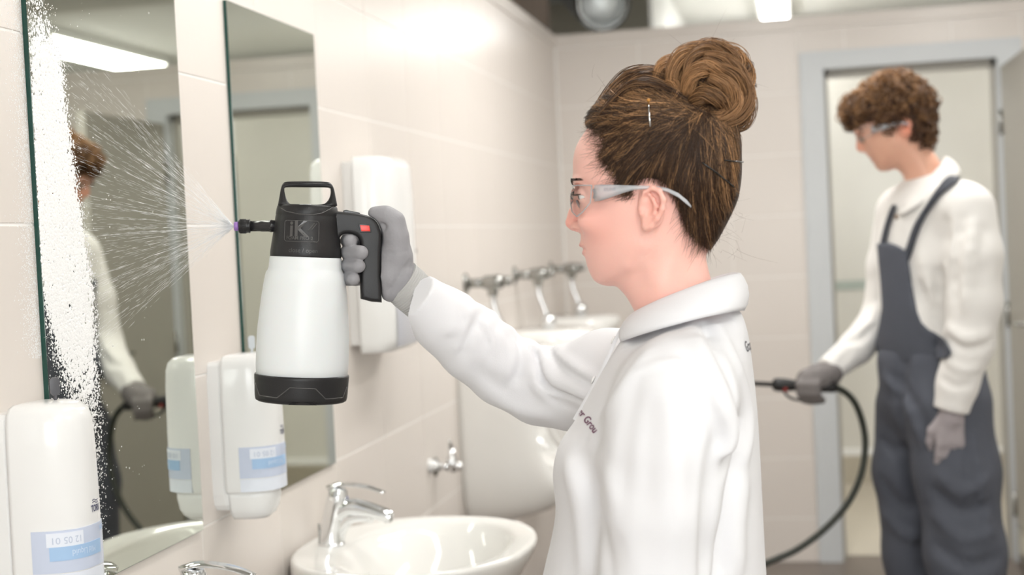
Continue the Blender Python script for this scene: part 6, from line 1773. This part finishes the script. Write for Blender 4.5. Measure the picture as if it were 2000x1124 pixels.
# safety glasses
mg = thing('safety_glasses', 'clear safety glasses worn by the man with curly hair', 'safety glasses', tuple(Q3(1672, 262)))
n = 31; top, bot = [], []
for i in range(n):
    a = -1 + 2 * i / (n - 1); s = abs(a); dy = 0.075 * sin(s * pi / 2) * (-1 if a > 0 else 1)
    px = np.interp(s, [0, 0.3, 0.6, 1.0], [1669, 1671, 1681, 1704]); sl = np.interp(s, [0, 1], [0, -7])
    X0, z0 = Q2(px, 255 + sl); X1, z1 = Q2(px + 5, np.interp(s, [0, 0.15, 0.35, 0.7, 1.0], [268, 273, 281, 277, 266]) + sl)
    top.append((X0, YM - dy, z0)); bot.append((X1, YM - dy, z1))
top, bot = np.array(top), np.array(bot); mid = (top + bot) / 2 - np.array([0.003, 0, 0])
V = np.vstack([top, mid, bot]); Fq = np.array([(r_ * n + j, r_ * n + j + 1, (r_ + 1) * n + j + 1, (r_ + 1) * n + j) for r_ in range(2) for j in range(n - 1)])
nmesh('lens', V, Fq, M_CLEAR, mg)
sweep('lens_edge', np.vstack([top, bot[::-1], top[:1]]), 0.0009, M_EDGE, mg, n=6)
for s in (1, -1):
    rings = []
    for px, t0, b0, d in ((1702, 247, 261, 0.077), (1720, 244, 256, 0.084), (1742, 241, 248, 0.088), (1766, 238, 243, 0.090), (1778, 243, 247, 0.088)):
        A_, B_ = Q3(px, t0, d * s), Q3(px, b0, d * s); o_ = np.array([0, -s * 0.0028, 0]); rings.append([A_, A_ + o_, B_ + o_, B_])
    loft('temple_arm', rings, M_MILK, mg)

# ================================================================== spray lance with hose
M_HOSE = mat('black_green_hose', (0.028, 0.032, 0.024), 0.45, var=0.2)
ln_ = thing('spray_lance', 'black spray lance with a curved hose, held by the man', 'spray lance', tuple(L0))
revolve('grip', [(-0.01, 0.012), (0.0, 0.016), (0.03, 0.0165), (0.06, 0.015), (0.11, 0.0155), (0.135, 0.019), (0.16, 0.020), (0.172, 0.017), (0.176, 0.009), (0.176, 0)], L0, L1, M_BLACK, ln_, n=24)
sweep('tube', [L1 - LA * 0.004, L1 + LA * 0.32], 0.0068, M_BLACKG, ln_, n=12)
revolve('nozzle', [(0, 0.0065), (0.005, 0.011), (0.03, 0.011), (0.036, 0.006), (0.036, 0)], L1 + LA * 0.315, L1 + LA, M_BLACK, ln_, n=16)
tr = [L0 + LA * 0.145 + np.array([0, 0, -0.014]), L0 + LA * 0.13 + np.array([0, 0, -0.034]), L0 + LA * 0.10 + np.array([0, 0, -0.042]), L0 + LA * 0.03 + np.array([0, 0, -0.046])]
sweep('trigger', catmull(tr, 5), [(0.008, 0.004)] * 16, M_BLACK, ln_, n=10)
revolve('red_catch', [(0, 0.006), (0.006, 0.006), (0.006, 0.0)], L0 + LA * 0.138 + np.array([0, -0.016, -0.010]), L0 + LA * 0.138 + np.array([0, -0.1, -0.05]), mat('dark_red_catch', (0.25, 0.02, 0.015), 0.4), ln_, n=14)
hose = [L0 + LA * 0.006] + [Q3(a, b, d) for a, b, d in ((1645, 763, 0.0), (1668, 785, -0.01), (1684, 825, -0.02), (1690, 872, -0.02), (1681, 930, -0.01), (1655, 985, 0.0), (1610, 1035, 0.02), (1555, 1075, 0.05), (1497, 1101, 0.08), (1430, 1135, 0.12), (1370, 1190, 0.18))]
hose.append(np.array([hose[-1][0] - 0.10, hose[-1][1] - 0.12, 0.16])); hose.append(np.array([hose[-1][0] - 0.06, hose[-1][1] - 0.18, 0.016])); hose.append(np.array([hose[-1][0] + 0.05, hose[-1][1] - 0.45, 0.012])); hose.append(np.array([hose[-1][0] + 0.5, hose[-1][1] - 0.9, 0.012]))
sweep('hose', catmull(hose, 8), 0.0098, M_HOSE, ln_, n=14)
